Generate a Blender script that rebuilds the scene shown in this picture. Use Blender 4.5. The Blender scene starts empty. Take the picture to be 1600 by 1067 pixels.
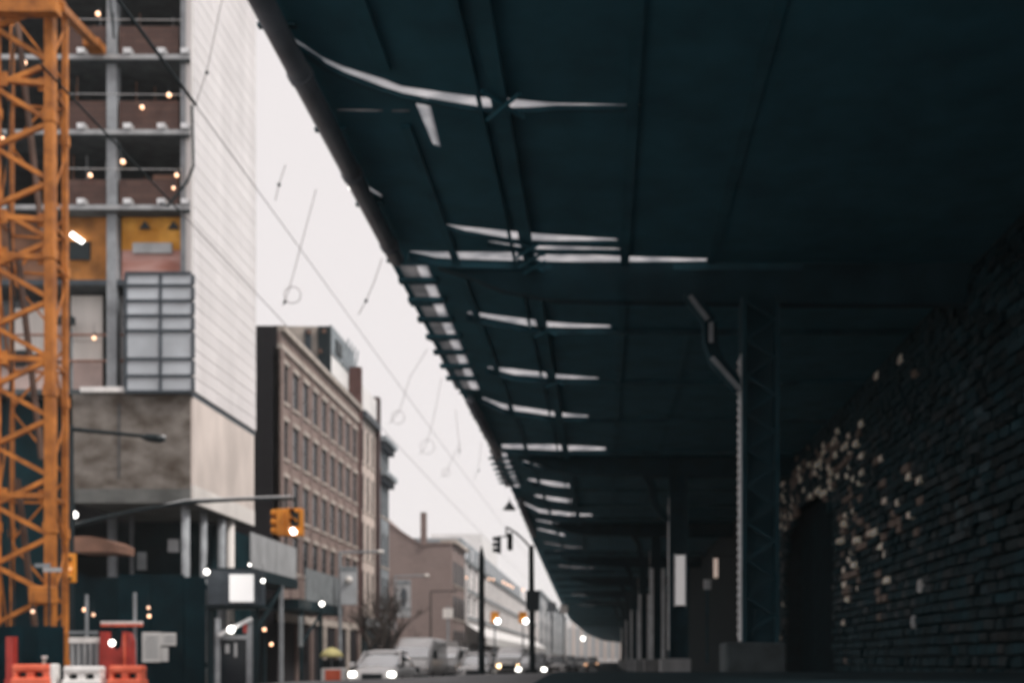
import bpy, bmesh, math, random
from mathutils import Vector, Matrix, Quaternion
R = math.radians
random.seed(7)
S = bpy.context.scene
COL = S.collection

# ------------------------------------------------------------------ camera, sky, sun
F = 1700.0            # focal length in photo pixels (1600 wide)
VX, VY = 945.0, 1030.0   # where the street vanishes in the photo
CZ = 1.3
cd = bpy.data.cameras.new('camera'); cam = bpy.data.objects.new('camera', cd); COL.objects.link(cam)
cam.location = (0, 0, CZ); cam.rotation_euler = (R(90), 0, 0)
cd.sensor_width = 36; cd.lens = 36*F/1600
cd.shift_x = (800-VX)/1600; cd.shift_y = (VY-533.5)/1600
cd.clip_start = .05; cd.clip_end = 4000
cd.dof.use_dof = True; cd.dof.focus_distance = 3.4; cd.dof.aperture_fstop = 2.5
S.camera = cam

SUN_AZ, SUN_EL = R(114), R(50)
w = bpy.data.worlds.new('World'); S.world = w; w.use_nodes = True
nt = w.node_tree; bg = nt.nodes['Background']; bg.inputs['Strength'].default_value = .1
sky = nt.nodes.new('ShaderNodeTexSky'); sky.sky_type = 'NISHITA'; sky.sun_disc = False
sky.sun_elevation = SUN_EL; sky.sun_rotation = SUN_AZ
mx = nt.nodes.new('ShaderNodeMix'); mx.data_type = 'RGBA'
mx.inputs[0].default_value = .93
mx.inputs[7].default_value = (9.35, 8.75, 8.65, 1)      # pale overcast veil
nt.links.new(sky.outputs[0], mx.inputs[6]); nt.links.new(mx.outputs[2], bg.inputs['Color'])

sl = bpy.data.lights.new('sun', 'SUN'); sun = bpy.data.objects.new('sun', sl); COL.objects.link(sun)
sl.energy = 2.6; sl.angle = R(12); sl.color = (1, .95, .9)
sd = Vector((math.cos(SUN_EL)*math.sin(SUN_AZ), math.cos(SUN_EL)*math.cos(SUN_AZ), math.sin(SUN_EL)))
sun.rotation_euler = (-sd).to_track_quat('-Z', 'Y').to_euler(); sun.location = (30, 20, 60)

S.view_settings.view_transform = 'Standard'; S.view_settings.look = 'None'
S.view_settings.exposure = 0; S.view_settings.gamma = 1
HAZE = .0004
S.cycles.use_denoising = True
S.cycles.max_bounces = 7; S.cycles.diffuse_bounces = 4; S.cycles.transparent_max_bounces = 12
S.cycles.volume_bounces = 2; S.cycles.sample_clamp_indirect = 6

# ------------------------------------------------------------------ helpers
def P(px, py, Y):
    return Vector(((px-VX)*Y/F, Y, CZ+(VY-py)*Y/F))
def Q(px, py, Z):
    Y = F*(Z-CZ)/(VY-py)
    return Vector(((px-VX)*Y/F, Y, Z))
def PX(px, Y): return (px-VX)*Y/F
def PZ(py, Y): return CZ+(VY-py)*Y/F

WL = {}
def wloc(o): return WL.get(o.name, Vector((0, 0, 0))) if o else Vector((0, 0, 0))

class MB:
    def __init__(s): s.v = []; s.f = []
    def add(s, vs, fs):
        n = len(s.v); s.v += [Vector(p) for p in vs]; s.f += [[i+n for i in f] for f in fs]; return s
    def box(s, x0, x1, y0, y1, z0, z1):
        return s.add([(x0,y0,z0),(x1,y0,z0),(x1,y1,z0),(x0,y1,z0),(x0,y0,z1),(x1,y0,z1),(x1,y1,z1),(x0,y1,z1)],
                     [(0,3,2,1),(4,5,6,7),(0,1,5,4),(1,2,6,5),(2,3,7,6),(3,0,4,7)])
    def cbox(s, x0, x1, y0, y1, z0, z1, c):      # box with chamfered long and short edges
        bm = bmesh.new(); bmesh.ops.create_cube(bm, size=1)
        for v in bm.verts:
            v.co = Vector(((x0+x1)/2+v.co.x*(x1-x0), (y0+y1)/2+v.co.y*(y1-y0), (z0+z1)/2+v.co.z*(z1-z0)))
        bmesh.ops.bevel(bm, geom=bm.edges[:], offset=c, segments=2, affect='EDGES', profile=.5)
        bm.verts.index_update()
        s.add([v.co.copy() for v in bm.verts], [[v.index for v in f.verts] for f in bm.faces]); bm.free(); return s
    def pbox(s, x0, x1, y0, y1, Y, d):
        a = P(x0, y1, Y); b = P(x1, y0, Y)
        return s.box(a.x, b.x, Y, Y+d, a.z, b.z)
    def bar(s, p, q, w, h=None, up=(0, 0, 1)):
        p = Vector(p); q = Vector(q); h = h or w
        d = (q-p).normalized(); u = Vector(up)
        if abs(d.dot(u)) > .97: u = Vector((1, 0, 0))
        a = d.cross(u).normalized(); b = a.cross(d).normalized()
        a *= w/2; b *= h/2
        return s.add([p-a-b, p+a-b, p+a+b, p-a+b, q-a-b, q+a-b, q+a+b, q-a+b],
                     [(0,3,2,1),(4,5,6,7),(0,1,5,4),(1,2,6,5),(2,3,7,6),(3,0,4,7)])
    def tube(s, p, q, r, n=8, r2=None):
        return s.path([p, q], [r, r if r2 is None else r2], n)
    def path(s, pts, r, n=6):
        pts = [Vector(p) for p in pts]; rr = r if isinstance(r, (list, tuple)) else [r]*len(pts)
        vs = []; ref = None
        for i, p in enumerate(pts):
            d = (pts[min(i+1, len(pts)-1)]-pts[max(i-1, 0)]).normalized()
            if ref is None:
                ref = Vector((0, 0, 1)) if abs(d.z) < .9 else Vector((1, 0, 0))
            a = d.cross(ref).normalized(); b = a.cross(d).normalized(); ref = b
            for k in range(n):
                t = 2*math.pi*k/n; vs.append(p+a*math.cos(t)*rr[i]+b*math.sin(t)*rr[i])
        fs = []
        for i in range(len(pts)-1):
            for k in range(n):
                fs.append((i*n+k, i*n+(k+1) % n, (i+1)*n+(k+1) % n, (i+1)*n+k))
        fs.append(tuple(range(n-1, -1, -1))); m = (len(pts)-1)*n; fs.append(tuple(range(m, m+n)))
        return s.add(vs, fs)
    def prism(s, pts, vec):
        pts = [Vector(p) for p in pts]; vec = Vector(vec); n = len(pts)
        return s.add(pts+[p+vec for p in pts], [tuple(range(n-1, -1, -1)), tuple(range(n, 2*n))] +
                     [(i, (i+1) % n, n+(i+1) % n, n+i) for i in range(n)])
    def loft(s, rings):
        n = len(rings[0]); fs = []
        for i in range(len(rings)-1):
            for k in range(n): fs.append((i*n+k, i*n+(k+1) % n, (i+1)*n+(k+1) % n, (i+1)*n+k))
        m = (len(rings)-1)*n
        fs.append(tuple(range(n-1, -1, -1))); fs.append(tuple(range(m, m+n)))
        return s.add([p for r in rings for p in r], fs)
    def lathe(s, c, prof, n=14):
        c = Vector(c)
        return s.loft([[c+Vector((r*math.cos(2*math.pi*k/n), r*math.sin(2*math.pi*k/n), z)) for k in range(n)] for r, z in prof])
    def ball(s, c, r, n=10, sz=1):
        return s.lathe(c, [(max(r*math.sin(math.pi*i/8), r*.02), -r*sz*math.cos(math.pi*i/8)) for i in range(9)], n)
    def ring(s, c, r, t, n=16, ax=(0, 1, 0)):
        c = Vector(c); q = Vector((0, 0, 1)).rotation_difference(Vector(ax))
        vs = []; fs = []
        for i in range(n):
            a = 2*math.pi*i/n
            for k in range(5):
                b = 2*math.pi*k/5; rr = r+t*math.cos(b)
                vs.append(c+q @ Vector((rr*math.cos(a), rr*math.sin(a), t*math.sin(b))))
        for i in range(n):
            for k in range(5):
                fs.append((i*5+k, ((i+1) % n)*5+k, ((i+1) % n)*5+(k+1) % 5, i*5+(k+1) % 5))
        return s.add(vs, fs)
    def mesh(s, name, m, c, smooth=False, recalc=True):
        me = bpy.data.meshes.new(name)
        me.from_pydata([tuple(p-c) for p in s.v], [], s.f)
        if recalc:
            bm = bmesh.new(); bm.from_mesh(me); bmesh.ops.recalc_face_normals(bm, faces=bm.faces[:]); bm.to_mesh(me); bm.free()
        for mm in (m if isinstance(m, list) else [m]): me.materials.append(mm)
        if smooth:
            for p in me.polygons: p.use_smooth = True
        return me
    def build(s, name, m, parent=None, label=None, cat=None, group=None, kind=None, smooth=False, base=False):
        xs = [p.x for p in s.v]; ys = [p.y for p in s.v]; zs = [p.z for p in s.v]
        c = Vector(((min(xs)+max(xs))/2, (min(ys)+max(ys))/2, min(zs) if base else (min(zs)+max(zs))/2))
        o = bpy.data.objects.new(name, s.mesh(name, m, c, smooth)); COL.objects.link(o)
        WL[o.name] = c
        o.location = c-wloc(parent); o.parent = parent
        tag(o, label, cat, group, kind); return o

def tag(o, label=None, cat=None, group=None, kind=None):
    if label: o['label'] = label
    if cat: o['category'] = cat
    if group: o['group'] = group
    if kind: o['kind'] = kind
    return o
def thing(name, label, cat, loc, group=None):
    o = bpy.data.objects.new(name, None); COL.objects.link(o); o.location = loc; o.empty_display_size = .3
    WL[o.name] = Vector(loc); return tag(o, label, cat, group)
def inst(me, name, loc, parent=None, rot=None):
    o = bpy.data.objects.new(name, me); COL.objects.link(o); WL[o.name] = Vector(loc)
    o.location = Vector(loc)-wloc(parent); o.parent = parent
    if rot: o.rotation_euler = rot
    return o
def dup(o, loc, label=None, rotz=None):
    def cp(a, par):
        b = a.copy(); COL.objects.link(b); b.parent = par
        for ch in a.children: cp(ch, b)
        return b
    r = cp(o, None); r.location = loc; WL[r.name] = Vector(loc)
    if label: r['label'] = label
    if rotz is not None: r.rotation_euler.z = rotz
    return r

# ------------------------------------------------------------------ materials
def mat(name, col, rough=.7, var=.18, scale=2.0, metal=0, bump=0, col2=None, spec=.4, stretch=(1, 1, 1), rnd=0, rrnd=0, det=5):
    m = bpy.data.materials.new(name); m.use_nodes = True; t = m.node_tree; b = t.nodes['Principled BSDF']
    b.inputs['Roughness'].default_value = rough; b.inputs['Metallic'].default_value = metal
    b.inputs['Specular IOR Level'].default_value = spec
    N = t.nodes.new; L = t.links.new
    g = N('ShaderNodeNewGeometry'); mp = N('ShaderNodeMapping'); mp.inputs['Scale'].default_value = stretch
    L(g.outputs['Position'], mp.inputs[0])
    n = N('ShaderNodeTexNoise'); n.inputs['Scale'].default_value = scale; n.inputs['Detail'].default_value = det
    L(mp.outputs[0], n.inputs['Vector'])
    rp = N('ShaderNodeValToRGB'); rp.color_ramp.elements[0].position = .32; rp.color_ramp.elements[1].position = .68
    a = [c*(1-var) for c in col]; c2 = col2 or [min(1, c*(1+var)) for c in col]
    rp.color_ramp.elements[0].color = (*a, 1); rp.color_ramp.elements[1].color = (*c2, 1)
    L(n.outputs['Fac'], rp.inputs[0]); out = rp.outputs[0]
    if rnd or rrnd:
        oi = N('ShaderNodeObjectInfo')
        if rnd:
            mr = N('ShaderNodeMapRange'); mr.inputs[3].default_value = 1-rnd; mr.inputs[4].default_value = 1+rnd
            L(oi.outputs['Random'], mr.inputs[0]); hv = N('ShaderNodeHueSaturation')
            L(mr.outputs[0], hv.inputs['Value']); L(out, hv.inputs['Color']); out = hv.outputs[0]
        if rrnd:
            m2 = N('ShaderNodeMapRange'); m2.inputs[3].default_value = rough-rrnd; m2.inputs[4].default_value = rough+rrnd
            L(oi.outputs['Random'], m2.inputs[0]); L(m2.outputs[0], b.inputs['Roughness'])
    L(out, b.inputs['Base Color'])
    if bump:
        n2 = N('ShaderNodeTexNoise'); n2.inputs['Scale'].default_value = scale*6; n2.inputs['Detail'].default_value = 6
        L(mp.outputs[0], n2.inputs['Vector'])
        bp = N('ShaderNodeBump'); bp.inputs['Strength'].default_value = bump; bp.inputs['Distance'].default_value = .03
        L(n2.outputs['Fac'], bp.inputs['Height']); L(bp.outputs[0], b.inputs['Normal'])
    return m
def brickmat(name, c1, c2, mortar, bw=.44, bh=.15, var=.25):
    m = mat(name, c1, .85, .2, .6)
    t = m.node_tree; N = t.nodes.new; L = t.links.new; b = t.nodes['Principled BSDF']
    base = b.inputs['Base Color'].links[0].from_socket
    g = N('ShaderNodeNewGeometry'); sx = N('ShaderNodeSeparateXYZ'); L(g.outputs['Position'], sx.inputs[0])
    ad = N('ShaderNodeMath'); L(sx.outputs[0], ad.inputs[0]); L(sx.outputs[1], ad.inputs[1])
    cb = N('ShaderNodeCombineXYZ'); L(ad.outputs[0], cb.inputs[0]); L(sx.outputs[2], cb.inputs[1])
    bt = N('ShaderNodeTexBrick'); bt.inputs['Scale'].default_value = 1; bt.inputs['Brick Width'].default_value = bw
    bt.inputs['Row Height'].default_value = bh; bt.inputs['Mortar Size'].default_value = .012
    bt.inputs['Color2'].default_value = (*c2, 1); bt.inputs['Mortar'].default_value = (*mortar, 1)
    L(cb.outputs[0], bt.inputs['Vector']); L(base, bt.inputs['Color1']); L(bt.outputs['Color'], b.inputs['Base Color'])
    return m
def emit(name, col, s):
    m = bpy.data.materials.new(name); m.use_nodes = True; t = m.node_tree; b = t.nodes['Principled BSDF']
    b.inputs['Base Color'].default_value = (.8, .8, .8, 1)
    b.inputs['Emission Color'].default_value = (*col, 1); b.inputs['Emission Strength'].default_value = s
    return m
def glassmat(name, col, rough=.08, spec=.7):
    return mat(name, col, rough, .2, .5, spec=spec)
def transl(name, k):
    m = bpy.data.materials.new(name); m.use_nodes = True; t = m.node_tree; N = t.nodes.new; L = t.links.new
    t.nodes.remove(t.nodes['Principled BSDF'])
    a = N('ShaderNodeBsdfTranslucent'); d = N('ShaderNodeBsdfDiffuse'); d.inputs[0].default_value = (.25, .26, .27, 1)
    g = N('ShaderNodeNewGeometry'); n = N('ShaderNodeTexNoise'); n.inputs['Scale'].default_value = 1.6; n.inputs['Detail'].default_value = 6
    L(g.outputs['Position'], n.inputs['Vector'])
    r = N('ShaderNodeValToRGB'); r.color_ramp.elements[0].position = .3; r.color_ramp.elements[1].position = .75
    r.color_ramp.elements[0].color = (k*.55, k*.57, k*.6, 1); r.color_ramp.elements[1].color = (k*1.15, k*1.13, k*1.14, 1)
    L(n.outputs['Fac'], r.inputs[0]); L(r.outputs[0], a.inputs[0])
    ms = N('ShaderNodeMixShader'); ms.inputs[0].default_value = .1; L(a.outputs[0], ms.inputs[1]); L(d.outputs[0], ms.inputs[2])
    L(ms.outputs[0], t.nodes['Material Output'].inputs['Surface'])
    return m

M = dict(
 asphalt=mat('asphalt', (.13, .13, .135), .55, .3, .9, bump=.3, spec=.5),
 median=mat('median_shade', (.012, .03, .037), .9, .3, 1.5, spec=.1),
 ground=mat('ground', (.09, .09, .09), .9, .3, .3),
 pave=mat('pavement', (.22, .21, .2), .9, .2, .8),
 line=mat('road_paint', (.6, .6, .58), .7, .25, 3),
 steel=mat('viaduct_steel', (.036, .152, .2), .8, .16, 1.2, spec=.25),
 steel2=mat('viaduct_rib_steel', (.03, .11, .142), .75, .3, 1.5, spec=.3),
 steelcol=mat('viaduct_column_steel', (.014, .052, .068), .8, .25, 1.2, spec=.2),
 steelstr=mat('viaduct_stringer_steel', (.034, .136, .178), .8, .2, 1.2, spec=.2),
 pipe=mat('pipe_paint', (.2, .22, .25), .42, .25, 1.5, spec=.5),
 galv=mat('galvanised', (.75, .76, .77), .4, .2, 4, metal=.5),
 colpale=mat('grey_paint_and_lit_face', (.72, .74, .76), .38, .2, 1.5, metal=.6),  # grey paint, also street light put on the column sides
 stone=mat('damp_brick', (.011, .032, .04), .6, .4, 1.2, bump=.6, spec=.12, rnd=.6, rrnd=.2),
 stonemid=mat('faint_glint_brick', (.3, .22, .18), .5, .45, 2.5, bump=.5, spec=.5, rnd=.5),
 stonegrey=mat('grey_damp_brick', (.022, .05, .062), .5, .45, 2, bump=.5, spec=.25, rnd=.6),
 stonept=mat('glint_brick', (.9, .74, .63), .3, .3, 2.5, bump=.5, spec=1, rnd=.55, rrnd=.2),  # glint brightness put into the brick colour
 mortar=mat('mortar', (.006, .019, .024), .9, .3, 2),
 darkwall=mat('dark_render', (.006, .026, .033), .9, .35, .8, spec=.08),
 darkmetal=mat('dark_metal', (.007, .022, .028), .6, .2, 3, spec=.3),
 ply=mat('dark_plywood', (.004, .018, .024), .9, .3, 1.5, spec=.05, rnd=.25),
 orange=mat('crane_orange', (.4, .125, .02), .6, .35, 2.2, col2=(.6, .21, .035)),
 white=mat('white_cladding', (.76, .725, .72), .7, .085, .25, stretch=(1, 3, .3), rnd=.045),
 whitep=mat('white_plastic', (.84, .82, .8), .5, .1, 4),
 conc=mat('raw_concrete_shaded', (.13, .102, .08), .9, .35, 1.3, col2=(.25, .228, .205), stretch=(1, 1, 1.5), bump=.3, det=9),  # front face tone, its shade put into the colour
 concside=mat('concrete_lit_side', (.68, .6, .55), .85, .16, .7, bump=.15, stretch=(1, 1, .5)),
 slab=mat('slab_edge', (.085, .1, .108), .85, .3, 2),  # darkened for the shade under the floors
 colsteel=mat('grey_column', (.3, .32, .34), .6, .2, 2),
 infill=brickmat('brown_infill', (.08, .043, .036), (.11, .062, .05), (.055, .036, .034), .6, .24),
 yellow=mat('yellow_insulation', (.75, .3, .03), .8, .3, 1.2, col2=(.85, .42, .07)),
 pink=mat('pink_sheeting', (.6, .25, .19), .8, .3, 1.8, col2=(.6, .36, .32), stretch=(.4, .4, 2)),
 tarp=mat('white_tarp', (.78, .74, .7), .8, .12, .8, stretch=(3, 1, .3)),
 pinkwall=mat('pale_pink_board', (.62, .48, .44), .8, .15, 1),
 glass=glassmat('curtain_glass', (.5, .54, .58), .25, .6),
 glassd=glassmat('office_glass', (.16, .18, .2), .2, .5),
 frame=mat('dark_frame', (.05, .065, .08), .5, .2, 3),
 brick=brickmat('warehouse_brick', (.235, .17, .15), (.28, .205, .18), (.26, .21, .19)),
 brickdk=brickmat('shaded_side_brick', (.016, .014, .018), (.02, .018, .021), (.013, .013, .015)),  # side wall shade put into a near black brick colour
 pier=mat('brick_pier', (.2, .145, .13), .85, .2, 1.2),
 stonelt=mat('pale_stone', (.48, .42, .37), .85, .18, 1.2),
 pane=glassmat('window_glass', (.012, .02, .026), .15, .35),
 wframe=mat('window_frame', (.07, .075, .08), .6, .2, 3),
 cream=mat('cream_render', (.62, .52, .46), .85, .14, .9),
 slate=mat('slate_paint', (.26, .29, .31), .7, .25, 1),
 redbrick=brickmat('red_brown_brick', (.22, .165, .15), (.26, .195, .178), (.23, .185, .17)),
 pale=mat('pale_concrete', (.8, .77, .755), .8, .1, .5),
 rust=mat('rust_canvas', (.22, .12, .085), .9, .3, 1.5),
 signal=mat('signal_yellow', (.75, .28, .03), .5, .12, 4),
 black=mat('black_paint', (.006, .016, .02), .5, .2, 4),
 red=mat('red_plastic', (.84, .13, .06), .45, .15, 2.5, col2=(.9, .2, .11)),
 deepred=mat('dull_red_plastic', (.4, .045, .035), .5, .25, 2.5),
 greyp=mat('grey_board', (.4, .41, .42), .8, .18, 2, stretch=(1, 1, .4)),
 greyd=mat('weathered_grey_board', (.22, .24, .25), .8, .2, 2),
 paper=mat('paper_notice', (.62, .62, .61), .8, .12, 18),
 bark=mat('bark', (.06, .05, .045), .9, .3, 4),
 carw=mat('white_car_paint', (.86, .85, .84), .25, .04, 1, spec=.6),
 carg=mat('grey_car_paint', (.3, .31, .32), .3, .06, 1, spec=.6),
 card=mat('dark_car_paint', (.03, .035, .04), .25, .06, 1, spec=.6),
 carglass=mat('car_glass', (.62, .63, .64), .12, .1, .5, metal=.6, spec=.8),  # sky reflection put into the pale glass colour
 pad=mat('dark_concrete', (.06, .076, .082), .85, .3, 2),
 tyre=mat('tyre', (.015, .015, .016), .9, .1, 5),
 chrome=mat('chrome', (.5, .5, .5), .2, .1, 3, metal=1),
 lit=emit('headlight_glow', (1, .95, .86), 6), warmlit=emit('warm_headlight_glow', (1, .62, .32), 9),
 bulb=emit('warm_bulb', (1, .52, .27), 2.8), bulbw=emit('white_bulb', (1, .95, .88), 5), dimbulb=emit('dim_warm_bulb', (1, .5, .25), 1.6),
 sign=emit('lit_sign_face', (1, .97, .95), .55), siglit=emit('white_signal_lens', (1, 1, .98), 7), amber=emit('amber_lens', (1, .45, .1), .9),
 umb=mat('yellow_canvas', (.62, .55, .25), .8, .1, 3),
 banner=mat('pale_banner', (.5, .52, .54), .8, .1, 2), bannerart=mat('banner_print', (.1, .12, .14), .8, .2, 3),
 wire=mat('cable_black', (.01, .02, .024), .7, .1, 4), wirelt=mat('cable_grey', (.33, .3, .3), .7, .1, 4),
 panel=transl('translucent_sheet', .76), paneld=transl('dim_translucent_sheet', .36),  # two tones of sheet, the second one dimmer
 skin=mat('skin', (.4, .25, .18), .6, .1, 4),
)

# ------------------------------------------------------------------ ground and road
def sstep(a, b, t):
    t = max(0, min(1, (t-a)/(b-a))); return t*t*(3-2*t)
def crest(x, y):                       # the low rise of the carriageway just ahead of the camera
    k = .9+.155*sstep(-6, -1, x)
    k *= sstep(-10.5, -5.6, x)*(1-sstep(12, 20, x))
    ky = (.76+.24*sstep(2, 20, y))*(1-sstep(20, 37, y))
    if y < 2: ky = .76
    return k*ky
def sheet(xs, ys, dz):
    vs = [(x, y, crest(x, y)+dz) for y in ys for x in xs]; n = len(xs)
    return vs, [(j*n+i, j*n+i+1, (j+1)*n+i+1, (j+1)*n+i) for j in range(len(ys)-1) for i in range(n-1)]
ysl = [-60, -20, -6] + [i*1.0 for i in range(-2, 44)] + [50, 60, 80, 120, 200, 400, 750]
xsl = [-300, -100, -40, -20] + [-13+.5*i for i in range(0, 68)] + [30, 60, 150, 300]
MB().add(*sheet(xsl, ysl, -.06)).build('ground', M['ground'], kind='structure', smooth=True)
xr = [-12.6+.4*i for i in range(0, 37)]
MB().add(*sheet(xr, [y for y in ysl if -20 <= y <= 700], 0)).build('road', M['asphalt'], kind='structure', smooth=True)
MB().box(-40, -12.75, -20, 700, -.1, .13).build('pavement', M['pave'], kind='structure')
xm = [-.9+.4*i for i in range(0, 28)]
MB().add(*sheet(xm, [y for y in ysl if -20 <= y <= 700], .02)).build('median', M['median'], kind='structure', smooth=True)  # dark sheet: viaduct shade on the road put into its colour
kb = MB()
for i in range(120): kb.box(-12.75, -12.6, -20+i*3, -20+i*3+2.985, -.1, .145)
kb.build('kerb', M['greyd'], kind='structure')
ln = MB()
for i in range(24):
    y0 = 40+i*9; ln.box(-8.9, -8.75, y0, y0+3, .004, .008)
ln.build('lane_marking', M['line'], kind='structure')

# ------------------------------------------------------------------ elevated viaduct
ZD = 10.5
VIA = thing('elevated_viaduct', 'dark steel elevated viaduct roofing the right lane, with ribs, added glint slots and riveted columns', 'viaduct', (3, 24, 0))
LE = [(-4.97, -8), (-4.97, 55), (-5.6, 84), (-6.4, 129), (-7.4, 190), (-8.1, 252), (-6.2, 400), (-1.2, 521), (12, 620)]
RE = [(34, 620), (25, 400), (16, 252), (9.4, 129), (9.4, -8)]
def edge_x(y):
    for (x0, y0), (x1, y1) in zip(LE, LE[1:]):
        if y0 <= y <= y1: return x0+(x1-x0)*(y-y0)/(y1-y0)
    return -4.97
# slots added in the shape of the bright glints: (x, y_top, y_bottom) in the photo, carried to the deck plane
bands = [
 [(451,55,59),(462,62,68),(477,71,77),(502,88,93),(508,91,99),(537,104,114),(598,123,137),(629,135,147),(700,145,160),(756,152,169),(793,154,170),(833,158,169),(870,161,166),(1000,164,166)],
 [(563,284,289),(597,304,310)],
 [(698,350,352),(725,354,361),(799,361,374),(842,365,377),(900,369,377),(966,373,376.5)],
 [(763,376.6,378.4),(824,380,389),(870,384,391),(970,388,390.5)],
 [(640,392,394),(680,393.4,403),(714,393.4,405.5),(808,394,408.5),(900,397,410),(966,400,410),(1108,404,409)],
 [(730,487,490),(744,488,494),(790,494,503),(828,499,510),(860,502.5,511.5),(900,505.5,512.5),(955,508,512)],
 [(762,572.5,575),(803,576,586),(860,583,591),(900,587,592),(936,590,592)],
 [(754,620,623),(787,631,639),(860,642,650),(885,645.5,651.5),(920,649,652)],
 [(784,694,700),(875,694.5,704),(947,698.5,703)],
 [(818,718,721),(852,722.5,731),(889,727,733)],
 [(825,747,750),(860,751.5,759),(893,756,762)],
 [(835,772,775),(860,775.5,782),(893,780,786)],
 [(817,783.5,786.5),(844,795,801),(887,800,806),(926,803.5,806)],
 [(838,811,813),(887,819,823)],
 [(840,824.5,827),(883,834,838)],
 [(866,859,864),(928,863,866.5)],
 [(882,902,905.5),(930,904,906.5)],
 [(850,846,848.5),(892,853,856.5),(915,854,856)],
 [(872,882,884.5),(900,885,888),(928,886,887.5)],
 [(893,927,930),(930,928.5,930)],
 [(905,944,946),(935,945,946)],
]
LAD1 = [(618,415),(668,415),(750,609),(712,609)]
LAD2 = [(764,703),(790,703),(813,761),(789,761)]
slots = []
for b in bands:
    slots.append([Q(x, a, ZD) for x, a, c in b]+[Q(x, c, ZD) for x, a, c in reversed(b)])
slots.append([Q(*p, ZD) for p in LAD1]); slots.append([Q(*p, ZD) for p in LAD2])
slots.append([Q(645,152.5,ZD), Q(670,154.5,ZD), Q(689,231,ZD), Q(676,226,ZD)])
slots.append([Q(527,170.5,ZD), Q(598,171.5,ZD), Q(598,175.5,ZD), Q(527,174.5,ZD)])
slots.append([Q(612,171.5,ZD), Q(640,171.8,ZD), Q(640,176.2,ZD), Q(612,175.7,ZD)])
deck_pts = [Vector((x, y, ZD)) for x, y in LE]+[Vector((x, y, ZD)) for x, y in RE]
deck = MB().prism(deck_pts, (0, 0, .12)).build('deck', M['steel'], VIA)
cut = MB()
for s in slots: cut.prism([p-Vector((0, 0, .5)) for p in s], (0, 0, 1.2))
co = cut.build('cutter', M['steel'])
md = deck.modifiers.new('b', 'BOOLEAN'); md.operation = 'DIFFERENCE'; md.solver = 'EXACT'; md.use_self = True; md.object = co
bpy.context.view_layer.update()
dg = bpy.context.evaluated_depsgraph_get()
nm = bpy.data.meshes.new_from_object(deck.evaluated_get(dg)); deck.modifiers.clear(); deck.data = nm
cm = co.data; bpy.data.objects.remove(co); bpy.data.meshes.remove(cm)
for i, s in enumerate(slots):
    if i in (len(bands), len(bands)+1): continue
    MB().prism([p+Vector((0, 0, .01)) for p in s], (0, 0, .03)).build('glint_slot_sheet', M['panel'] if i in (0, 2, 4, 5, 6, 8, len(bands)+2) else M['panel'] if i < 15 else M['paneld'], VIA)  # sheets give the added slots their glint brightness
def lerp(a, b, t): return a+(b-a)*t
def ladder(poly, rungs, m2, tie_h):
    (ax, ay), (bx, by), (cx, cy), (dx, dy) = poly
    rs = [ay]+rungs+[cy]
    for i, (y0, y1) in enumerate(zip(rs, rs[1:])):
        for (u0, u1, mm) in ((0, .62, M['paneld']), (.63, 1, m2)):
            def pt(u, y):
                t = (y-ay)/(cy-ay); return Q(lerp(lerp(ax, dx, t), lerp(bx, cx, t), u), y, ZD)+Vector((0, 0, .012))
            MB().prism([pt(u0, y0), pt(u1, y0), pt(u1, y1), pt(u0, y1)], (0, 0, .03)).build('walkway_panel', mm, VIA)
    for y in rungs:
        t = (y-ay)/(cy-ay); a = Q(lerp(ax, dx, t)-6, y, ZD-.06); b = Q(lerp(bx, cx, t)+6, y, ZD-.06)
        MB().bar(a, b, .26, tie_h).build('cross_tie', M['steel2'], VIA)
ladder(LAD1, [439, 469.5, 499.5, 526.5, 550.4, 572, 591], M['panel'], .1)
ladder(LAD2, [716, 725, 733, 740.5, 747.5, 754], M['panel'], .08)
# ribs that follow each slot
for bi, b in enumerate(bands[:13]):
    rd = .05 if bi < 4 else .16
    plan = [Q(x, c+1.2, ZD) for x, a, c in b]
    last = plan[-1]
    if bi >= 4: plan.append(Vector((9.2, last.y+.05, ZD)))
    rb = MB()
    for p, q in zip(plan, plan[1:]):
        if (q-p).length < .02: continue
        n = Vector((-(q-p).y, (q-p).x, 0)).normalized()*.05
        if n.y < 0: n = -n
        rb.add([p-Vector((0,0,rd)), q-Vector((0,0,rd)), q-Vector((0,0,.002)), p-Vector((0,0,.002)), p+n*2-Vector((0,0,rd)), q+n*2-Vector((0,0,rd)), q+n*2-Vector((0,0,.002)), p+n*2-Vector((0,0,.002))],
               [(0,3,2,1),(4,5,6,7),(0,1,5,4),(1,2,6,5),(2,3,7,6),(3,0,4,7)])
    rb.build('curved_rib', M['steel2'], VIA)
# plain ribs further down the street
for k in range(14):
    y = 92+k*8.5+(k*k*.5); x0 = edge_x(y)+.6
    MB().box(x0, 9.2, y, y+.14, ZD-.4, ZD-.003).build('cross_rib', M['steel2'], VIA)
# lengthwise stringers
for x, w_, h in ((-3.42, .2, .1), (-2.06, .06, .1), (-1.72, .26, .15), (.46, .2, .06), (2.45, .2, .03)):
    MB().box(x-w_/2, x+w_/2, -6, 16.9 if x == -3.42 else 150, ZD-h, ZD-.004).build('stringer', M['steelstr'], VIA)
MB().box(-3.5, -3.34, 18.7, 150, ZD-.08, ZD-.004).build('stringer', M['steelstr'], VIA)
for b in (0, 2, 3, 4, 5, 6):                               # crossed tie rods at the twin stringer
    y = Q(822, 0.5*(bands[b][len(bands[b])//2][1]+bands[b][len(bands[b])//2][2]), ZD).y
    MB().tube((-1.95, y-.35, ZD-.2), (-1.35, y+.5, ZD-.2), .035, 6).tube((-1.35, y-.35, ZD-.24), (-1.95, y+.5, ZD-.24), .035, 6).build('tie_rod', M['steel'], VIA)
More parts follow.
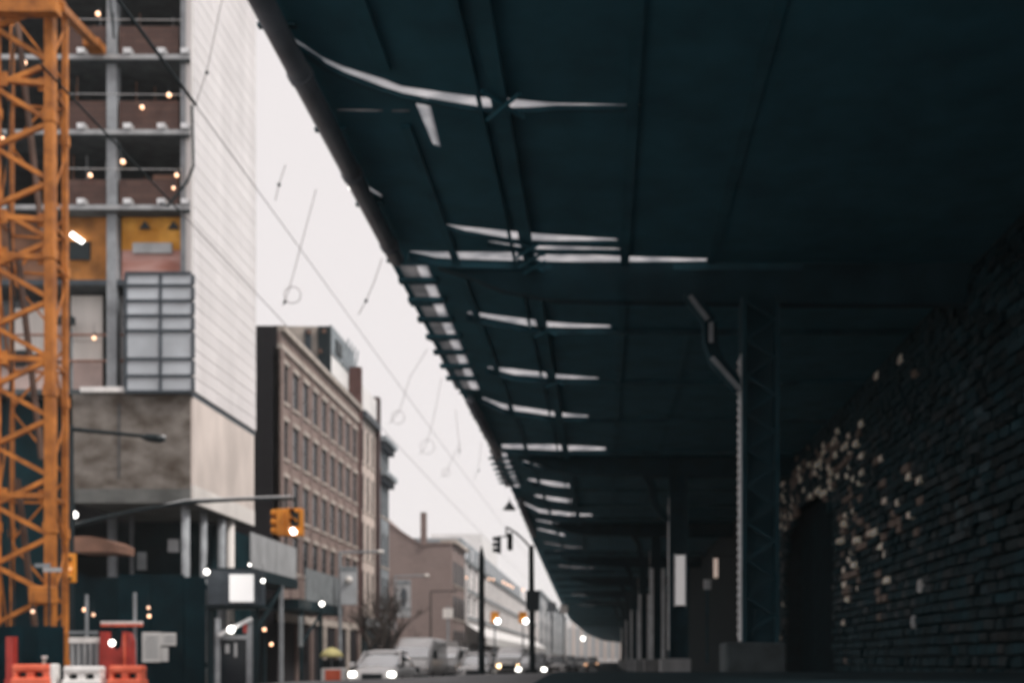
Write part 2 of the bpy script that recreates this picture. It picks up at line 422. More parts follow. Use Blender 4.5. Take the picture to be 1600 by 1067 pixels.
# edge beam and brackets
eb = MB()
for (x0, y0), (x1, y1) in zip(LE[:-2], LE[1:-1]):
    eb.bar((x0+.08, y0, ZD+.1), (x1+.08, y1, ZD+.1), .14, .18)
eb.build('edge_beam', M['steel'], VIA)
for i in range(26):
    y = 9.5+i*3.1; x = edge_x(y)
    MB().box(x-.05, x+.5, y, y+.1, ZD-.06, ZD-.008).build('edge_bracket', M['steel2'], VIA)
# pipe slung below the edge
for (y0, y1, r) in ((7.5, 24.2, .17), (37.5, 47.5, .17), (61, 78, .18)):
    g = MB().tube((edge_x(y0)+.33, y0, ZD-.3), (edge_x(y1)+.33, y1, ZD-.3), r, 16)
    pp = g.build('drain_pipe', M['pipe'], VIA, smooth=True)
    k = 0
    y = y0+2.2
    while y < y1:
        MB().tube((edge_x(y)+.33, y, ZD-.3), (edge_x(y)+.33, y+.14, ZD-.3), r+.025, 16).build('pipe_collar', M['pipe'], pp); y += 3.4
# bents: girder, column, brace
bpx = [1160, 1046, 1016, 998, 985, 977, 970]
rivet = MB().ball((0, 0, 0), .042, 6).mesh('rivet', M['galv'], Vector((0, 0, 0)))
for k, px in enumerate(bpx):
    Yb = 24.8+24*k; X = PX(px, Yb); cw = .85
    gy = Yb+.45
    prof = [(-3.9, ZD-.02), (-3.9, ZD-.07), (-3.2, ZD-.3), (-2.4, ZD-.62), (-1.2, ZD-.85), (X+cw, ZD-.95), (9.2, ZD-.95), (9.2, ZD-.02)]
    MB().prism([(x, gy, z) for x, z in prof], (0, .3, 0)).build('cross_girder', M['steelcol'], VIA)
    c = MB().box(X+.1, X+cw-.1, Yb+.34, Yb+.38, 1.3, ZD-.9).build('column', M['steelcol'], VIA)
    for q in (X, X+cw-.1): MB().box(q, q+.1+(.12 if k > 1 else 0), Yb, Yb+.7, 1.3, ZD-.9 if k < 2 else 8.0-.3*k).build('column_flange', M['steelcol'] if k < 2 else M['colpale'], c)
    if k < 4:
        lc = MB(); z = 1.9; d = 1
        while z < 9.2:
            x0, x1 = (X+.1, X+cw-.1) if d > 0 else (X+cw-.1, X+.1)
            lc.bar((x0, Yb+.03, z), (x1, Yb+.03, z+.42), .07, .03, (0, 1, 0)); z += .42; d = -d
        lc.build('lacing', M['steelcol'], c)
        MB().box(X-.022, X-.002, Yb+.1, Yb+.6, 1.72, 8.6 if k else 8.3).build('lit_face_strip', M['colpale'], c)  # pale strip: street light on the left column face put into colour
        if k < 2:
            rv = MB(); z = 1.8
            while z < 8.2: rv.ball((X-.02, Yb+.24, z), .05, 6).ball((X-.02, Yb+.46, z+.09), .05, 6); z += .18
            rv.build('rivet_rows', M['galv'], c)
    MB().cbox(X-.42, X+cw+.1, Yb-.35, Yb+1.05, -.1, 1.69 if k == 0 else 1.35, .06).build('base_pad', M['greyp'] if k else M['pad'], c)
    pts = [P(1080, 456, 24.8), P(1096, 478, 24.8), P(1110, 500, 24.8), P(1112, 534, 24.8), P(1124, 565, 24.8), P(1158, 604, 24.8)]
    kb = MB()
    for a, b in zip(pts, pts[1:]):
        a = a+Vector((X-3.136, Yb-24.8+.2, 0)); b = b+Vector((X-3.136, Yb-24.8+.2, 0))
        kb.bar(a, b, .34, .05, (0, 1, 0)).bar(a+Vector((-.14, 0, -.02)), b+Vector((-.14, 0, -.02)), .05, .42, (0, 1, 0))
    kb.build('knee_brace', M['steelcol'], VIA)
    if k == 0:
        for (a, b) in (((1080, 460), (1108, 497)), ((1113, 502), (1113, 533)), ((1114, 556), (1159, 607))):
            MB().bar(P(*a, 24.76)+Vector((-.03, 0, -.03)), P(*b, 24.76)+Vector((-.03, 0, -.03)), .1, .06, (0, 1, 0)).build('brace_highlight', M['colsteel'], VIA)  # pale bars stand for highlights along the brace

# ------------------------------------------------------------------ rough brick wall on the right
WX = 8.5
WALL = thing('brick_retaining_wall', 'long dark wall of rough uneven bricks along the right edge, with a blind arch in it', 'wall', (WX, 40, 0))
MB().box(WX+.1, WX+1.2, 12, 40, -.2, ZD-.02).box(WX+.1, WX+1.2, 51, 420, -.2, ZD-.02).box(WX+.1, WX+1.2, 40, 51, 8.2, ZD-.02).build('wall_core', M['mortar'], WALL)
def in_arch(y, z):
    t = (y-45.5)/5.5
    return abs(t) < 1 and z < 5.6+2.4*math.sqrt(max(0, 1-t*t))
for i in range(9):
    y0 = 40+i*11/9; MB().box(WX+.75, WX+.82, y0, y0+11/9-.03, -.1, 8.2).build('arch_board', M['ply'], WALL)
BH, BL = .25, .6
bl = []
row = 0; z = .05
while z < ZD-.3:
    y = 17+(.3 if row % 2 else 0)
    while y < 62:
        L_ = BL*random.uniform(.82, 1.0)
        if not in_arch(y+L_/2, z+BH/2): bl.append((y+BL/2, z+BH/2, L_))
        y += BL+.03
    z += BH+.02; row += 1
def vis(b):
    px = VX+WX*F/b[0]; py = VY-(b[1]-CZ)*F/b[0]
    return px < 1625 and 0 < py < 1070
order = sorted(bl, key=lambda b: (not vis(b), b[0]))
meshes = []
for k in range(6):
    bm = bmesh.new(); bmesh.ops.create_cube(bm, size=1)
    for v in bm.verts:
        v.co = Vector((v.co.x*.2+random.uniform(-.02, .02), v.co.y*BL*.93+random.uniform(-.025, .025), v.co.z*BH*.9+random.uniform(-.015, .015)))
    bmesh.ops.bevel(bm, geom=bm.edges[:], offset=.03, segments=1, affect='EDGES')
    me = bpy.data.meshes.new('brick'); bm.to_mesh(me); bm.free(); me.materials.append(M['stone']); meshes.append(me)
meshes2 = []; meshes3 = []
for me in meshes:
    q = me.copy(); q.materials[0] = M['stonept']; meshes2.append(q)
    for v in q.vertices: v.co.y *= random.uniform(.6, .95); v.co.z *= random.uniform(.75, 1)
    q = me.copy(); q.materials[0] = M['stonemid']; meshes3.append(q)
meshes4 = []
for me in meshes:
    q = me.copy(); q.materials[0] = M['stonegrey']; meshes4.append(q)
STUFF = {}
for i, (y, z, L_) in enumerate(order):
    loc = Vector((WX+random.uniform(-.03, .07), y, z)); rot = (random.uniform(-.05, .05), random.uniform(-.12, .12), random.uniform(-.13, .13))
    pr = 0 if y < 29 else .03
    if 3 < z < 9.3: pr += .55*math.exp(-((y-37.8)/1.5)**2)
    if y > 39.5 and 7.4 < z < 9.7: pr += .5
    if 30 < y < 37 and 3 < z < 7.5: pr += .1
    glinting = random.random() < pr  # paler bricks cluster where the wall glints, light put into colour
    sel = random.random(); me = (meshes3 if glinting and sel < .5 else meshes2 if glinting else meshes)[i % 6]
    if not glinting and y > 24 and 2.5 < z < 8.5 and sel < .25: me = meshes4[i % 6]
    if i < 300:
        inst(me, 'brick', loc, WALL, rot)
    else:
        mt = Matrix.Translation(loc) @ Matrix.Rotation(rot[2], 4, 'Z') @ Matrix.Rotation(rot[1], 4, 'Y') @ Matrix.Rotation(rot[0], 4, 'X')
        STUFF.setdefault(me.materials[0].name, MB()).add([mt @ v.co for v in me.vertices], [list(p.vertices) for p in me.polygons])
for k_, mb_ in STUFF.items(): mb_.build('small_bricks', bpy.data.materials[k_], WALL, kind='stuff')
t = thing('wall_light', 'small white bulkhead light fixed low on the dark brick wall at right', 'lamp', (WX-.12, 28.9, 3.2))
MB().box(WX-.16, WX-.04, 28.8, 28.98, 3.08, 3.42).build('lamp_body', M['whitep'], t); MB().box(WX-.19, WX-.162, 28.83, 28.95, 3.12, 3.38).build('lamp_lens', M['galv'], t)
t = thing('meter_box', 'tiny grey box under the white bulkhead light on the brick wall', 'utility box', (WX-.1, 29.6, 2.2))
MB().box(WX-.14, WX-.04, 29.55, 29.66, 2.15, 2.5).build('box_body', M['galv'], t); MB().box(WX-.16, WX-.142, 29.57, 29.64, 2.2, 2.45).build('box_door', M['galv'], t)
# things seen deep between the columns
t = thing('notice_board', 'tall white notice board hanging right of the second riveted column', 'sign', P(1063, 945, 47.5))
MB().pbox(1056, 1070, 867, 945, 47.5, .08).build('board', emit('glowing_board', (1, .95, .93), .28), t); MB().pbox(1053.5, 1055.5, 865, 947, 47.5, .1).pbox(1070.5, 1072, 865, 947, 47.5, .1).build('board_frame', M['colpale'], t)  # board face given its own glow, it is no lamp
MB().tube(P(1056, 868, 47.7), P(1049, 868, 48.9), .03, 6).tube(P(1056, 940, 47.7), P(1049, 940, 48.9), .03, 6).build('bracket', M['steel2'], t)
t = thing('wall_lantern', 'narrow warm lantern glowing in the dark beyond the white notice board', 'lantern', P(1119, 903, 62))
MB().pbox(1115.5, 1122, 872, 902, 62, .25).build('lantern_glass', emit('lantern_glass', (1, .75, .62), .35), t); MB().pbox(1114, 1123.5, 867, 871.8, 61.95, .35).pbox(1114, 1123.5, 902.2, 906, 61.95, .35).box(PX(1119, 62), WX+.05, 62.1, 62.2, PZ(870, 62), PZ(868, 62)).build('lantern_frame', M['black'], t)
t = thing('junction_box', 'small pale junction box below the narrow warm lantern', 'utility box', P(1105, 920, 60))
MB().pbox(1100, 1111, 905, 920, 60, .3).build('box_body', M['colpale'], t); MB().tube(P(1105, 920, 60.15), P(1105, 1036, 60.15), .05, 6).build('box_post', M['steel2'], t)

# ------------------------------------------------------------------ construction building
XB, YF, YE = -15.9, 42.0, 49.6
CB = thing('construction_building', 'half built block with open floors, white clad side wall and a raw concrete box below', 'building', (-20, 45, 0))
for z in (30.3, 27.5, 24.65, 21.75, 18.85, 16.05):
    MB().box(-30, XB-.1, YF+(0 if z > 17 else .3), YE-.1, z-.24, z).build('floor_slab', M['slab'], CB)
    MB().box(-30, XB-.1, YF-.03+(0 if z > 17 else .3), YF-.002+(0 if z > 17 else .3), z-.2, z-.02).build('edge_tone_strip', M['greyp'] if z > 17 else M['frame'], CB)  # strip added so the slab edges look lit above dark soffits
    if z > 17:
        for px in (128, 200, 253, 290):
            x = PX(px, YF); MB().box(x-.15, x+.15, YF-.1, YF+.2, z+.002, z+.2).build('edge_clamp', M['galv'], CB)
MB().box(-30, XB-.1, YF+.3, YE-.1, 11.6, 11.8).build('floor_slab', M['slab'], CB)
for px, wd in ((175, .38), (291, .4)):
    x = PX(px, YF+.3); MB().box(x-wd/2, x+wd/2, YF+.25, YF+.25+wd, 11.8, 32).build('column', M['colsteel'], CB)
MB().box(-30, -28.8, YF+3, YE, 7, 32).box(-28.8, XB-.3, YE-.6, YE-.12, 11.8, 32).build('back_wall', M['darkwall'], CB)
for z in (27.5, 24.65, 21.75, 18.85):
    h = 1.25 if z > 20 else 1.1
    for x0, x1 in ((PX(186, 42.3), PX(279, 42.3)), (PX(104, 42.3), PX(166, 42.3))):
        MB().box(x0, x1, 42.3, 42.5, z+.003, z+h).build('infill_panel', M['infill'], CB)
# lit storey with yellow and pink sheets
a, b = PX(190, 42.55), PX(284, 42.55)
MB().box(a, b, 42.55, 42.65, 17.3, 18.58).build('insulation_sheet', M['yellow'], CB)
MB().box(a, b, 42.55, 42.65, 16.06, 17.29).build('plastic_sheet', M['pink'], CB)
MB().box(PX(207, 42.45), PX(268, 42.45), 42.45, 42.54, 17.15, 17.55).build('grey_sheet', M['greyp'], CB)
for px in (226, 271):
    MB().prism([(PX(px-9, 42.45), 42.45, 18.1), (PX(px+9, 42.45), 42.45, 18.1), (PX(px, 42.45), 42.45, 18.4)], (0, .06, 0)).build('roof_truss', M['black'], CB)
MB().box(PX(100, 42.55), PX(168, 42.55), 42.55, 42.65, 16.06, 18.58).build('insulation_sheet', mat('ochre_board', (.42, .17, .04), .8, .4, 1.3), CB)  # left bay board in a browner ochre
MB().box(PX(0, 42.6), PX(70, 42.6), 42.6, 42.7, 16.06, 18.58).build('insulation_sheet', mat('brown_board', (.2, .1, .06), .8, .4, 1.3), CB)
MB().box(PX(108, 42.45), PX(140, 42.45), 42.45, 42.54, 16.9, 17.6).build('site_window', M['black'], CB)
# white sheeted storey
for x0, x1, z0, z1, m in ((111, 160, 13.9, 15.7, 'tarp'), (111, 160, 13.1, 13.88, 'tarp'), (111, 160, 11.85, 13.08, 'pinkwall'), (182, 194, 11.85, 15.7, 'greyp'), (20, 70, 13.4, 15.2, 'tarp'), (0, 98, 11.85, 13.0, 'pinkwall'), (70, 104, 13.1, 15.3, 'pinkwall')):
    MB().box(PX(x0, 43.1), PX(x1, 43.1), 43.1, 43.2, z0, z1).build('wall_sheet', M[m], CB)
MB().box(PX(0, 44), PX(110, 44), 44, 44.1, 11.82, 15.8).build('wall_sheet', M['greyd'], CB)
MB().box(PX(0, 43), PX(40, 43), 42.95, 43.05, 12.9, 13.5).build('site_window', M['black'], CB)
for z in (12.98, 14.0):
    MB().tube((-30, 42.6, z), (PX(194, 42.6), 42.6, z), .05, 6).build('guard_rail', mat('rail_primer_%d' % (z*10), (.3, .16, .12), .7, .2, 4), CB)
for px in (112, 186): MB().tube((PX(px, 42.62), 42.62, 11.8), (PX(px, 42.62), 42.62, 14.2), .05, 6).build('guard_post', M['greyd'], CB)
MB().box(PX(80, 42.4), PX(112, 42.4), 42.4, 42.7, PZ(505, 42.4), PZ(493, 42.4)).build('site_light_box', M['black'], CB)
# curtain wall corner
gx = [195, 248.5, 250.8, 301]; gy = [426.6, 445.7, 469.6, 492.9, 516.4, 560.4, 586.9, 611.4]
fr = MB()
for y in gy: fr.box(PX(195, 41.8), XB-.02, 41.8, 41.95, PZ(y, 41.8)-.055, PZ(y, 41.8)+.055)
for px in (195.5, 250, 300.6):
    for y0, y1 in zip(gy, gy[1:]): fr.box(PX(px, 41.8)-.05, PX(px, 41.8)+.05, 41.81, 41.94, PZ(y1, 41.8)+.056, PZ(y0, 41.8)-.056)
cw_ = fr.build('curtain_wall', M['frame'], CB)
for y0, y1 in zip(gy, gy[1:]):
    for x0, x1 in ((195.5, 250), (250, 300.6)):
        MB().box(PX(x0, 41.8)+.051, PX(x1, 41.8)-.051, 41.86, 41.89, PZ(y1, 41.8)+.057, PZ(y0, 41.8)-.057).build('glass_pane', M['glass'], cw_)
for px in (222, 275): MB().box(PX(px, 42.2)-.1, PX(px, 42.2)+.1, 42.15, 42.25, 11.82, 16.0).build('stud', M['greyp'], CB)
MB().box(PX(196, 42.2), PX(300, 42.2), 42.35, 42.4, 11.82, 15.8).build('inner_sheet', M['greyp'], CB)
rg = random.Random(4)
for z in (27.5, 24.65, 21.75, 18.85):
    for px in (118, 133, 158, 196, 214, 238, 262):
        x = PX(px+rg.uniform(-5, 5), 43.5); y = rg.uniform(43, 45.5)
        MB().tube((x, y, z), (x, y, z+2.62), .035, 6).build('shoring_post', M['colsteel'] if rg.random() < .6 else M['rust'], CB)
    x = PX(rg.uniform(190, 250), 42.7); MB().box(x, x+.9, 42.7, 43.4, z+1.0, z+1.45).build('board_stack', M['rust'], CB)
    MB().tube((PX(104, 42.25), 42.25, z+1.5), (PX(284, 42.25), 42.25, z+1.46), .018, 5).build('guard_cable', M['galv'], CB)
for k in range(5):
    x = PX(112+k*37, 42.05); MB().box(x-.02, x+.02, 42.035, 42.055, 8.3, 11.2).build('formwork_seam', M['frame'], CB) if k in (2,) else None
# white clad side wall
MB().box(XB-.35, XB-.05, YF+.2, YE, 11.85, 32).build('side_wall', M['pale'], CB)
ph = .55; nr = int((32-11.6)/ph)
for j in range(3):
    L_ = (YE-YF)/3
    me = MB().cbox(-.025, .025, -L_/2+.006, L_/2-.006, -ph/2+.012, ph/2-.012, .008).mesh('cladding_panel', M['white'], Vector((0, 0, 0)))
    for i in range(nr): inst(me, 'cladding_panel', (XB-.02+random.uniform(-.004, .004), YF+(j+.5)*L_, 11.68+(i+.5)*ph), CB)
MB().box(XB-.08, XB+.03, YF-.04, YF-.002, 11.62, 32).build('corner_trim', M['pale'], CB)
# concrete box
MB().box(PX(113, 42.1), XB-.12, 42.1, YE-.2, 7.9, 11.55).build('concrete_box', M['conc'], CB)
MB().box(PX(113, 42.1), XB-.12, 42.06, YE-.2, 7.35, 7.895).build('concrete_beam', mat('stained_beam', (.13, .135, .13), .9, .3, 1.2), CB)
MB().box(XB-.115, XB-.02, 42.1, YE-.2, 8.05, 11.45).build('concrete_lit_face', M['concside'], CB)  # side far paler than the front: side light put into colour
MB().box(XB-.115, XB-.0, 42.1, YE-.2, 7.36, 8.045).build('side_fascia', M['tarp'], CB)
MB().box(XB-.11, XB-.01, 42.0, YE-.1, 11.46, 11.6).build('dark_flashing', M['frame'], CB)  # dark strip between cladding and concrete
MB().pbox(125, 194, 604, 612, 41.9, .25).build('window_ledge', M['whitep'], CB)
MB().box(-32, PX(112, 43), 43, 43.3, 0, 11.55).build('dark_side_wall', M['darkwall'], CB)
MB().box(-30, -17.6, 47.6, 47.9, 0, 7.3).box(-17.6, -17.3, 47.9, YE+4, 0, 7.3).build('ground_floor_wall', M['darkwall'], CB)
for px, Y, r, m in ((176, 45, .2, 'colsteel'), (290, 42.6, .16, 'colsteel'), (318, 44.4, .14, 'colsteel'), (346, 46.2, .17, 'colsteel'), (360, 47.2, .17, 'tarp'), (206, 46, .09, 'colsteel')):
    MB().tube((PX(px, Y), Y, 0), (PX(px, Y), Y, 7.34), r, 14).build('ground_column', M[m], CB, smooth=True)
MB().pbox(262, 278, 842, 862, 44, .1).build('work_lamp_panel', M['greyp'], CB)
MB().pbox(214, 228, 862, 890, 44.5, .1).build('pale_board', M['greyd'], CB)

# ------------------------------------------------------------------ street fronts beyond
win_cache = {}
def window(parent, X, y, z, w_, h, sill=True, mframe='wframe', mpane='pane'):
    k = (round(w_, 2), round(h, 2), mframe, mpane)
    if k not in win_cache:
        f = MB().box(-.06, .02, -w_/2, -w_/2+.08, 0, h).box(-.06, .02, w_/2-.08, w_/2, 0, h).box(-.06, .02, -w_/2+.08, w_/2-.08, h-.1, h).box(-.06, .02, -w_/2+.08, w_/2-.08, 0, .08).box(-.06, .01, -w_/2+.08, w_/2-.08, h*.5-.04, h*.5+.04)
        win_cache[k] = (f.mesh('window', M[mframe], Vector((0, 0, 0))),
                        MB().box(-.05, -.02, -w_/2+.07, w_/2-.07, .07, h-.09).mesh('pane', M[mpane], Vector((0, 0, 0))),
                        MB().box(-.05, .15, -w_/2-.1, w_/2+.1, -.14, -.004).mesh('sill', M['stonelt'], Vector((0, 0, 0))))
    a, b, c = win_cache[k]
    o = inst(a, 'window', (X, y, z), parent); inst(b, 'pane', (X, y, z), o)
    if sill: inst(c, 'sill', (X, y, z), o)
def facade(parent, X, y0, y1, z0, z1, n, rows, ww, m, T=.1, sill=True, mframe='wframe', mpane='pane'):
    fs = MB(); pitch = (y1-y0)/n; zz = z0
    for a, b in sorted(rows):
        fs.box(X-T, X, y0, y1, zz, a); yy = y0
        for i in range(n):
            c = y0+(i+.5)*pitch; fs.box(X-T, X, yy, c-ww/2, a, b); yy = c+ww/2
        fs.box(X-T, X, yy, y1, a, b); zz = b
    fs.box(X-T, X, y0, y1, zz, z1)
    fs.build('street_wall', m, parent)
    for a, b in rows:
        for i in range(n): window(parent, X-T+.03, y0+(i+.5)*pitch, a, ww, b-a, sill, mframe, mpane)

XS = -16.0
BW = thing('brick_warehouse', 'tall brown brick warehouse with rows of narrow windows and a dark blank side wall', 'building', (-19, 62, 0))
rows = [(14.15, 16.0), (11.35, 13.2), (8.55, 10.4), (5.75, 7.6)]
facade(BW, XS, 53.5, 70.6, 3.6, 16.6, 9, rows, 1.0, M['brick'])
for i in range(10):
    y = 53.5+i*1.9
    MB().box(XS+.003, XS+.035, max(53.52, y-.2), min(70.6, y+.2), 3.6, 16.55).build('brick_pier', M['pier'], BW)
for i in range(9):
    for z in (16.02, 13.22, 10.42, 7.62):
        y = 53.5+(i+.5)*1.9; MB().box(XS+.003, XS+.07, y-.58, y+.58, z, z+.2).build('lintel', M['stonelt'], BW)
MB().box(-27, XS-.105, 53.5, 70.6, 0, 17.7).build('side_wall', M['brickdk'], BW)
MB().box(XS-.255, XS+.12, 53.52, 70.6, 16.6, 16.85).build('cornice', M['stonelt'], BW)
MB().box(XS-.255, XS+.05, 53.52, 70.6, 16.852, 17.45).build('frieze', M['brick'], BW)
MB().box(XS-.255, XS+.28, 53.52, 70.6, 17.452, 17.72).build('cornice', M['stonelt'], BW)
MB().box(XS-.3, XS+.12, 53.5, 53.9, 3.6, 16.58).build('corner_pilaster', M['brick'], BW)
MB().box(XS-.25, XS, 53.5, 70.6, 3.2, 3.595).build('shop_fascia', M['stonelt'], BW)
for i in range(7):
    y = 53.7+i*2.8; MB().box(XS-.25, XS+.02, y, y+.45, 0, 3.19).build('shop_pier', M['stonelt'] if i in (3, 5) else M['pier'], BW)
for i in range(6):
    y = 54.15+i*2.8; MB().box(XS-.2, XS-.15, y+.01, y+2.34, 0.1, 3.15).build('shop_window', M['pane'], BW)
# rooftop block
MB().box(-27, -16.75, 66, 72.3, 17.72, 21.5).build('roof_block', M['stonelt'], BW)
MB().box(PX(497, 65.9), PX(517, 65.9), 65.8, 65.99, 17.75, 21.45).build('roof_duct', M['black'], BW)
MB().box(PX(476, 65.9), PX(486, 65.9), 65.9, 65.99, 19.2, 21.3).build('roof_vent', M['frame'], BW)
for (px, py) in ((482, 518), (500, 548), (506, 517)):
    p = P(px, py, 65.7); MB().tube(p, p+Vector((0, .3, 0)), .12, 10).build('vent_cap', M['rust'], BW)
MB().box(-16.74, -16.66, 66.1, 72.2, 17.75, 19.9).build('white_screen', M['whitep'], BW)
MB().box(-16.74, -16.6, 66.1, 72.2, 19.92, 21.6).build('grey_screen', M['slate'], BW)
MB().box(-16.6, -16.5, 67, 68.4, 20.2, 21.0).build('louvre', M['black'], BW)
for i in range(4):
    MB().bar((-16.5, 69+i*.9, 20), (-16.5, 70+i*.9, 21.9), .1).build('roof_strut', M['slate'], BW)
MB().box(XS-.6, XS+.15, 70.65, 71.1, 3, 20.3).build('chimney', mat('chimney_brick', (.1, .05, .045), .9, .2, 2), BW)

CR = thing('cream_townhouse', 'narrow cream building with a white parapet between the brick warehouse and the slate one', 'building', (-19, 73.6, 0))
facade(CR, XS, 71.2, 75.8, 0, 17.2, 3, [(14.4, 16.6), (11.2, 13.6), (8, 10.4), (4.8, 7.2), (.6, 3.6)], .8, M['cream'])
MB().box(-24, XS-.105, 71.2, 75.8, 0, 17.2).build('rear_block', M['cream'], CR)
MB().box(XS-.3, XS+.4, 71.2, 75.8, 17.2, 17.6).build('cornice', M['frame'], CR)
MB().box(XS-.3, XS+.1, 71.2, 75.8, 17.61, 19.3).build('parapet', M['pale'], CR)
MB().box(XS-.4, XS+.25, 75.82, 76.5, 0, 19.6).build('party_wall', mat('dark_brick_fin', (.07, .045, .045), .9, .2, 2), CR)
SH = thing('slate_townhouse', 'slate grey narrow building with two projecting bracketed cornices', 'building', (-19, 78.6, 0))
facade(SH, XS, 76.55, 80.6, 0, 16.7, 3, [(14.9, 16.3), (11.6, 14), (8, 10.4), (4.8, 7.2), (.6, 3.6)], .8, M['slate'])
MB().box(-24, XS-.105, 76.55, 80.6, 0, 16.7).build('rear_block', M['slate'], SH)
for z in (16.7, 14.3): MB().box(XS+.003 if z < 15 else XS-.3, XS+.65, 76.55, 80.6, z, z+.35).build('cornice', M['slate'], SH)
for i in range(7):
    for z in (16.25, 13.85): MB().box(XS+.004, XS+.45, 76.7+i*.6, 76.85+i*.6, z, z+.445).build('bracket', M['frame'], SH)

for T_, y0, y1 in ((CR, 71.3, 75.7), (SH, 76.65, 80.5)):
    MB().box(XS+.005, XS+.2, y0, y1, .13, 3.5).build('shop_front', M['black'], T_); MB().box(XS+.005, XS+.3, y0, y1, 3.52, 4.1).build('shop_fascia', M['greyd'], T_)
GB = thing('gabled_brick_building', 'low red brown brick building with a sloped gable wall and tall thin chimney', 'building', (-19, 118, 0))
prof = [P(560, 775, 113), P(600, 812, 113), P(628, 832, 113), P(655, 848, 113), P(706, 848, 113)]
gp = [Vector((-28, 113, prof[0].z))]+prof+[Vector((prof[-1].x, 113, 0)), Vector((-28, 113, 0))]
MB().prism(gp, (0, 10.4, 0)).build('gable_wall', M['redbrick'], GB)
MB().pbox(657, 665.5, 800, 852, 112.7, .6).build('chimney', M['pier'], GB)
MB().box(prof[-1].x-1.2, prof[-1].x+.5, 113, 123.4, 13.4, 13.75).build('cornice', M['stonelt'], GB)
MB().prism([P(600, 811, 112.9), P(655, 847, 112.9), P(706, 847, 112.9), P(706, 851, 112.9), P(654, 851, 112.9), P(600, 815, 112.9)], (0, .09, 0)).build('coping', M['pier'], GB)
for a, b in ((2, 4.4), (5.6, 8), (9.2, 11.6)):
    for i in range(4): window(GB, prof[-1].x+.08, 114.6+i*2.4, a, 1.1, b-a)
for px in (640, 690):
    MB().pbox(px-6, px+6, 1003, 1030, 112.8, .18).build('pale_shopfront', M['stonelt'], GB)

EB = thing('pale_office_block', 'long pale office block with grey window bands and a white street canopy', 'building', (-19, 180, 0))
facade(EB, XS, 124.2, 250, 5.5, 12.3, 24, [(9.6, 11.5), (6.6, 8.6)], 3.9, M['pale'], sill=False, mframe='greyd', mpane='glassd')
MB().box(-30, XS-.105, 124.2, 250, 0, 12.3).build('rear_block', M['pale'], EB)
MB().box(XS-.2, XS, 124.3, 250, 0, 3.2).build('shop_windows', M['pane'], EB)
for i in range(6):
    y0 = 124.4+i*21; MB().prism([(XS+.01, y0, 5.6), (XS+2.5, y0, 3.9), (XS+2.5, y0, 2.95), (XS+2.4, y0, 2.95), (XS+2.4, y0, 3.8), (XS+.01, y0, 5.45)], (0, 20.8, 0)).build('canopy', M['whitep'], EB)
MB().box(-24, -16.5, 125.5, 214, 12.76, 15.3).build('setback_storey', M['slate'], EB); MB().box(-24, -17, 150, 172, 15.31, 18.6).build('roof_plant', M['pale'], EB)
for i in range(14): MB().box(-16.49, -16.4, 127+i*6.2, 130.5+i*6.2, 13.2, 14.9).build('setback_window', M['glassd'], EB)
MB().box(-22, -18.5, 220, 240, 12.76, 16).build('roof_plant', M['pale'], EB)
for i in range(25):
    MB().box(XS+.004, XS+.3, 124.2+i*5.24-.25, 124.2+i*5.24+.25 if i < 24 else 250, 5.65, 12.25).build('facade_pier', M['pale'], EB)
for z in (9.0, 5.9): MB().box(XS+.304, XS+.45, 124.2, 250, z, z+.4).build('string_course', M['greyd'], EB)
MB().box(XS-.2, XS+.5, 124.2, 250, 12.3, 12.75).build('cornice', M['greyd'], EB)
for i in range(9): MB().box(XS+.01, XS+.12, 126+i*13, 127+i*13, 0, 3.2).build('shop_pier', M['pale'], EB)
FB = thing('far_pale_terrace', 'hazy pale terrace beyond the office block, running to the end of the street', 'building', (-19, 340, 0))
facade(FB, XS+.6, 255, 430, 0, 17, 26, [(12.5, 14.6), (8.5, 10.6), (4.5, 6.6)], 2.6, M['pale'], sill=False, mframe='greyd', mpane='glassd')
MB().box(-30, XS+.495, 255, 430, 0, 17).build('rear_block', M['pale'], FB)
for i in range(18):
    MB().box(XS+.61, XS+1, 256+i*10, 256.8+i*10, 0, 17.3).build('facade_pier', M['greyp'] if i % 3 else M['slate'], FB)
MB().box(XS+.2, XS+1.2, 255, 430, 17, 17.6).build('cornice', M['greyd'], FB)
GE = thing('street_end_building', 'hazy cream building closing the far end of the street', 'building', (-20, 640, 0))
MB().box(-90, 14, 640, 660, 0, 24).build('front_wall', M['pale'], GE)
for i in range(22):
    MB().box(-88+i*4.6, -86.6+i*4.6, 639.6, 639.98, 1, 22).build('pilaster', M['cream'], GE)
for i in range(21):
    MB().box(-86.4+i*4.6, -83.6+i*4.6, 639.9, 639.99, 2, 20).build('window', M['greyp'], GE)

# ------------------------------------------------------------------ tower crane mast
CRANE = thing('tower_crane', 'orange lattice mast of a tower crane standing at the left edge', 'crane', (-16.9, 32.5, 0))
phi = R(11.5); aM = 1.5
c0 = Vector((-16.3, 32, 0)); ux = Vector((-math.cos(phi), -math.sin(phi), 0))*aM; uy = Vector((-math.sin(phi), math.cos(phi), 0))*aM
cs = [c0, c0+ux, c0+ux+uy, c0+uy]; top = 21.0
for i, c in enumerate(cs):
    s_ = (.26, .24, .1, .15)[i]
    ch = MB().box(c.x-s_/2, c.x+s_/2, c.y-s_/2, c.y+s_/2, 0, top).build('mast_chord', M['orange'], CRANE)
    z = 1.0
    while z < top-1:
        MB().box(c.x-s_/2-.03, c.x+s_/2+.03, c.y-s_/2-.03, c.y+s_/2+.03, z, z+.3).build('chord_sleeve', M['orange'], ch); z += 4.02
def face(a, b, h, d, off):
    z = .6+off; flip = 0
    while z < top-h:
        p, q = (a, b) if flip else (b, a)
        MB().bar(p+Vector((0, 0, z)), q+Vector((0, 0, z+h)), d).build('brace', M['orange'], CRANE); z += h*1.06; flip = 1-flip
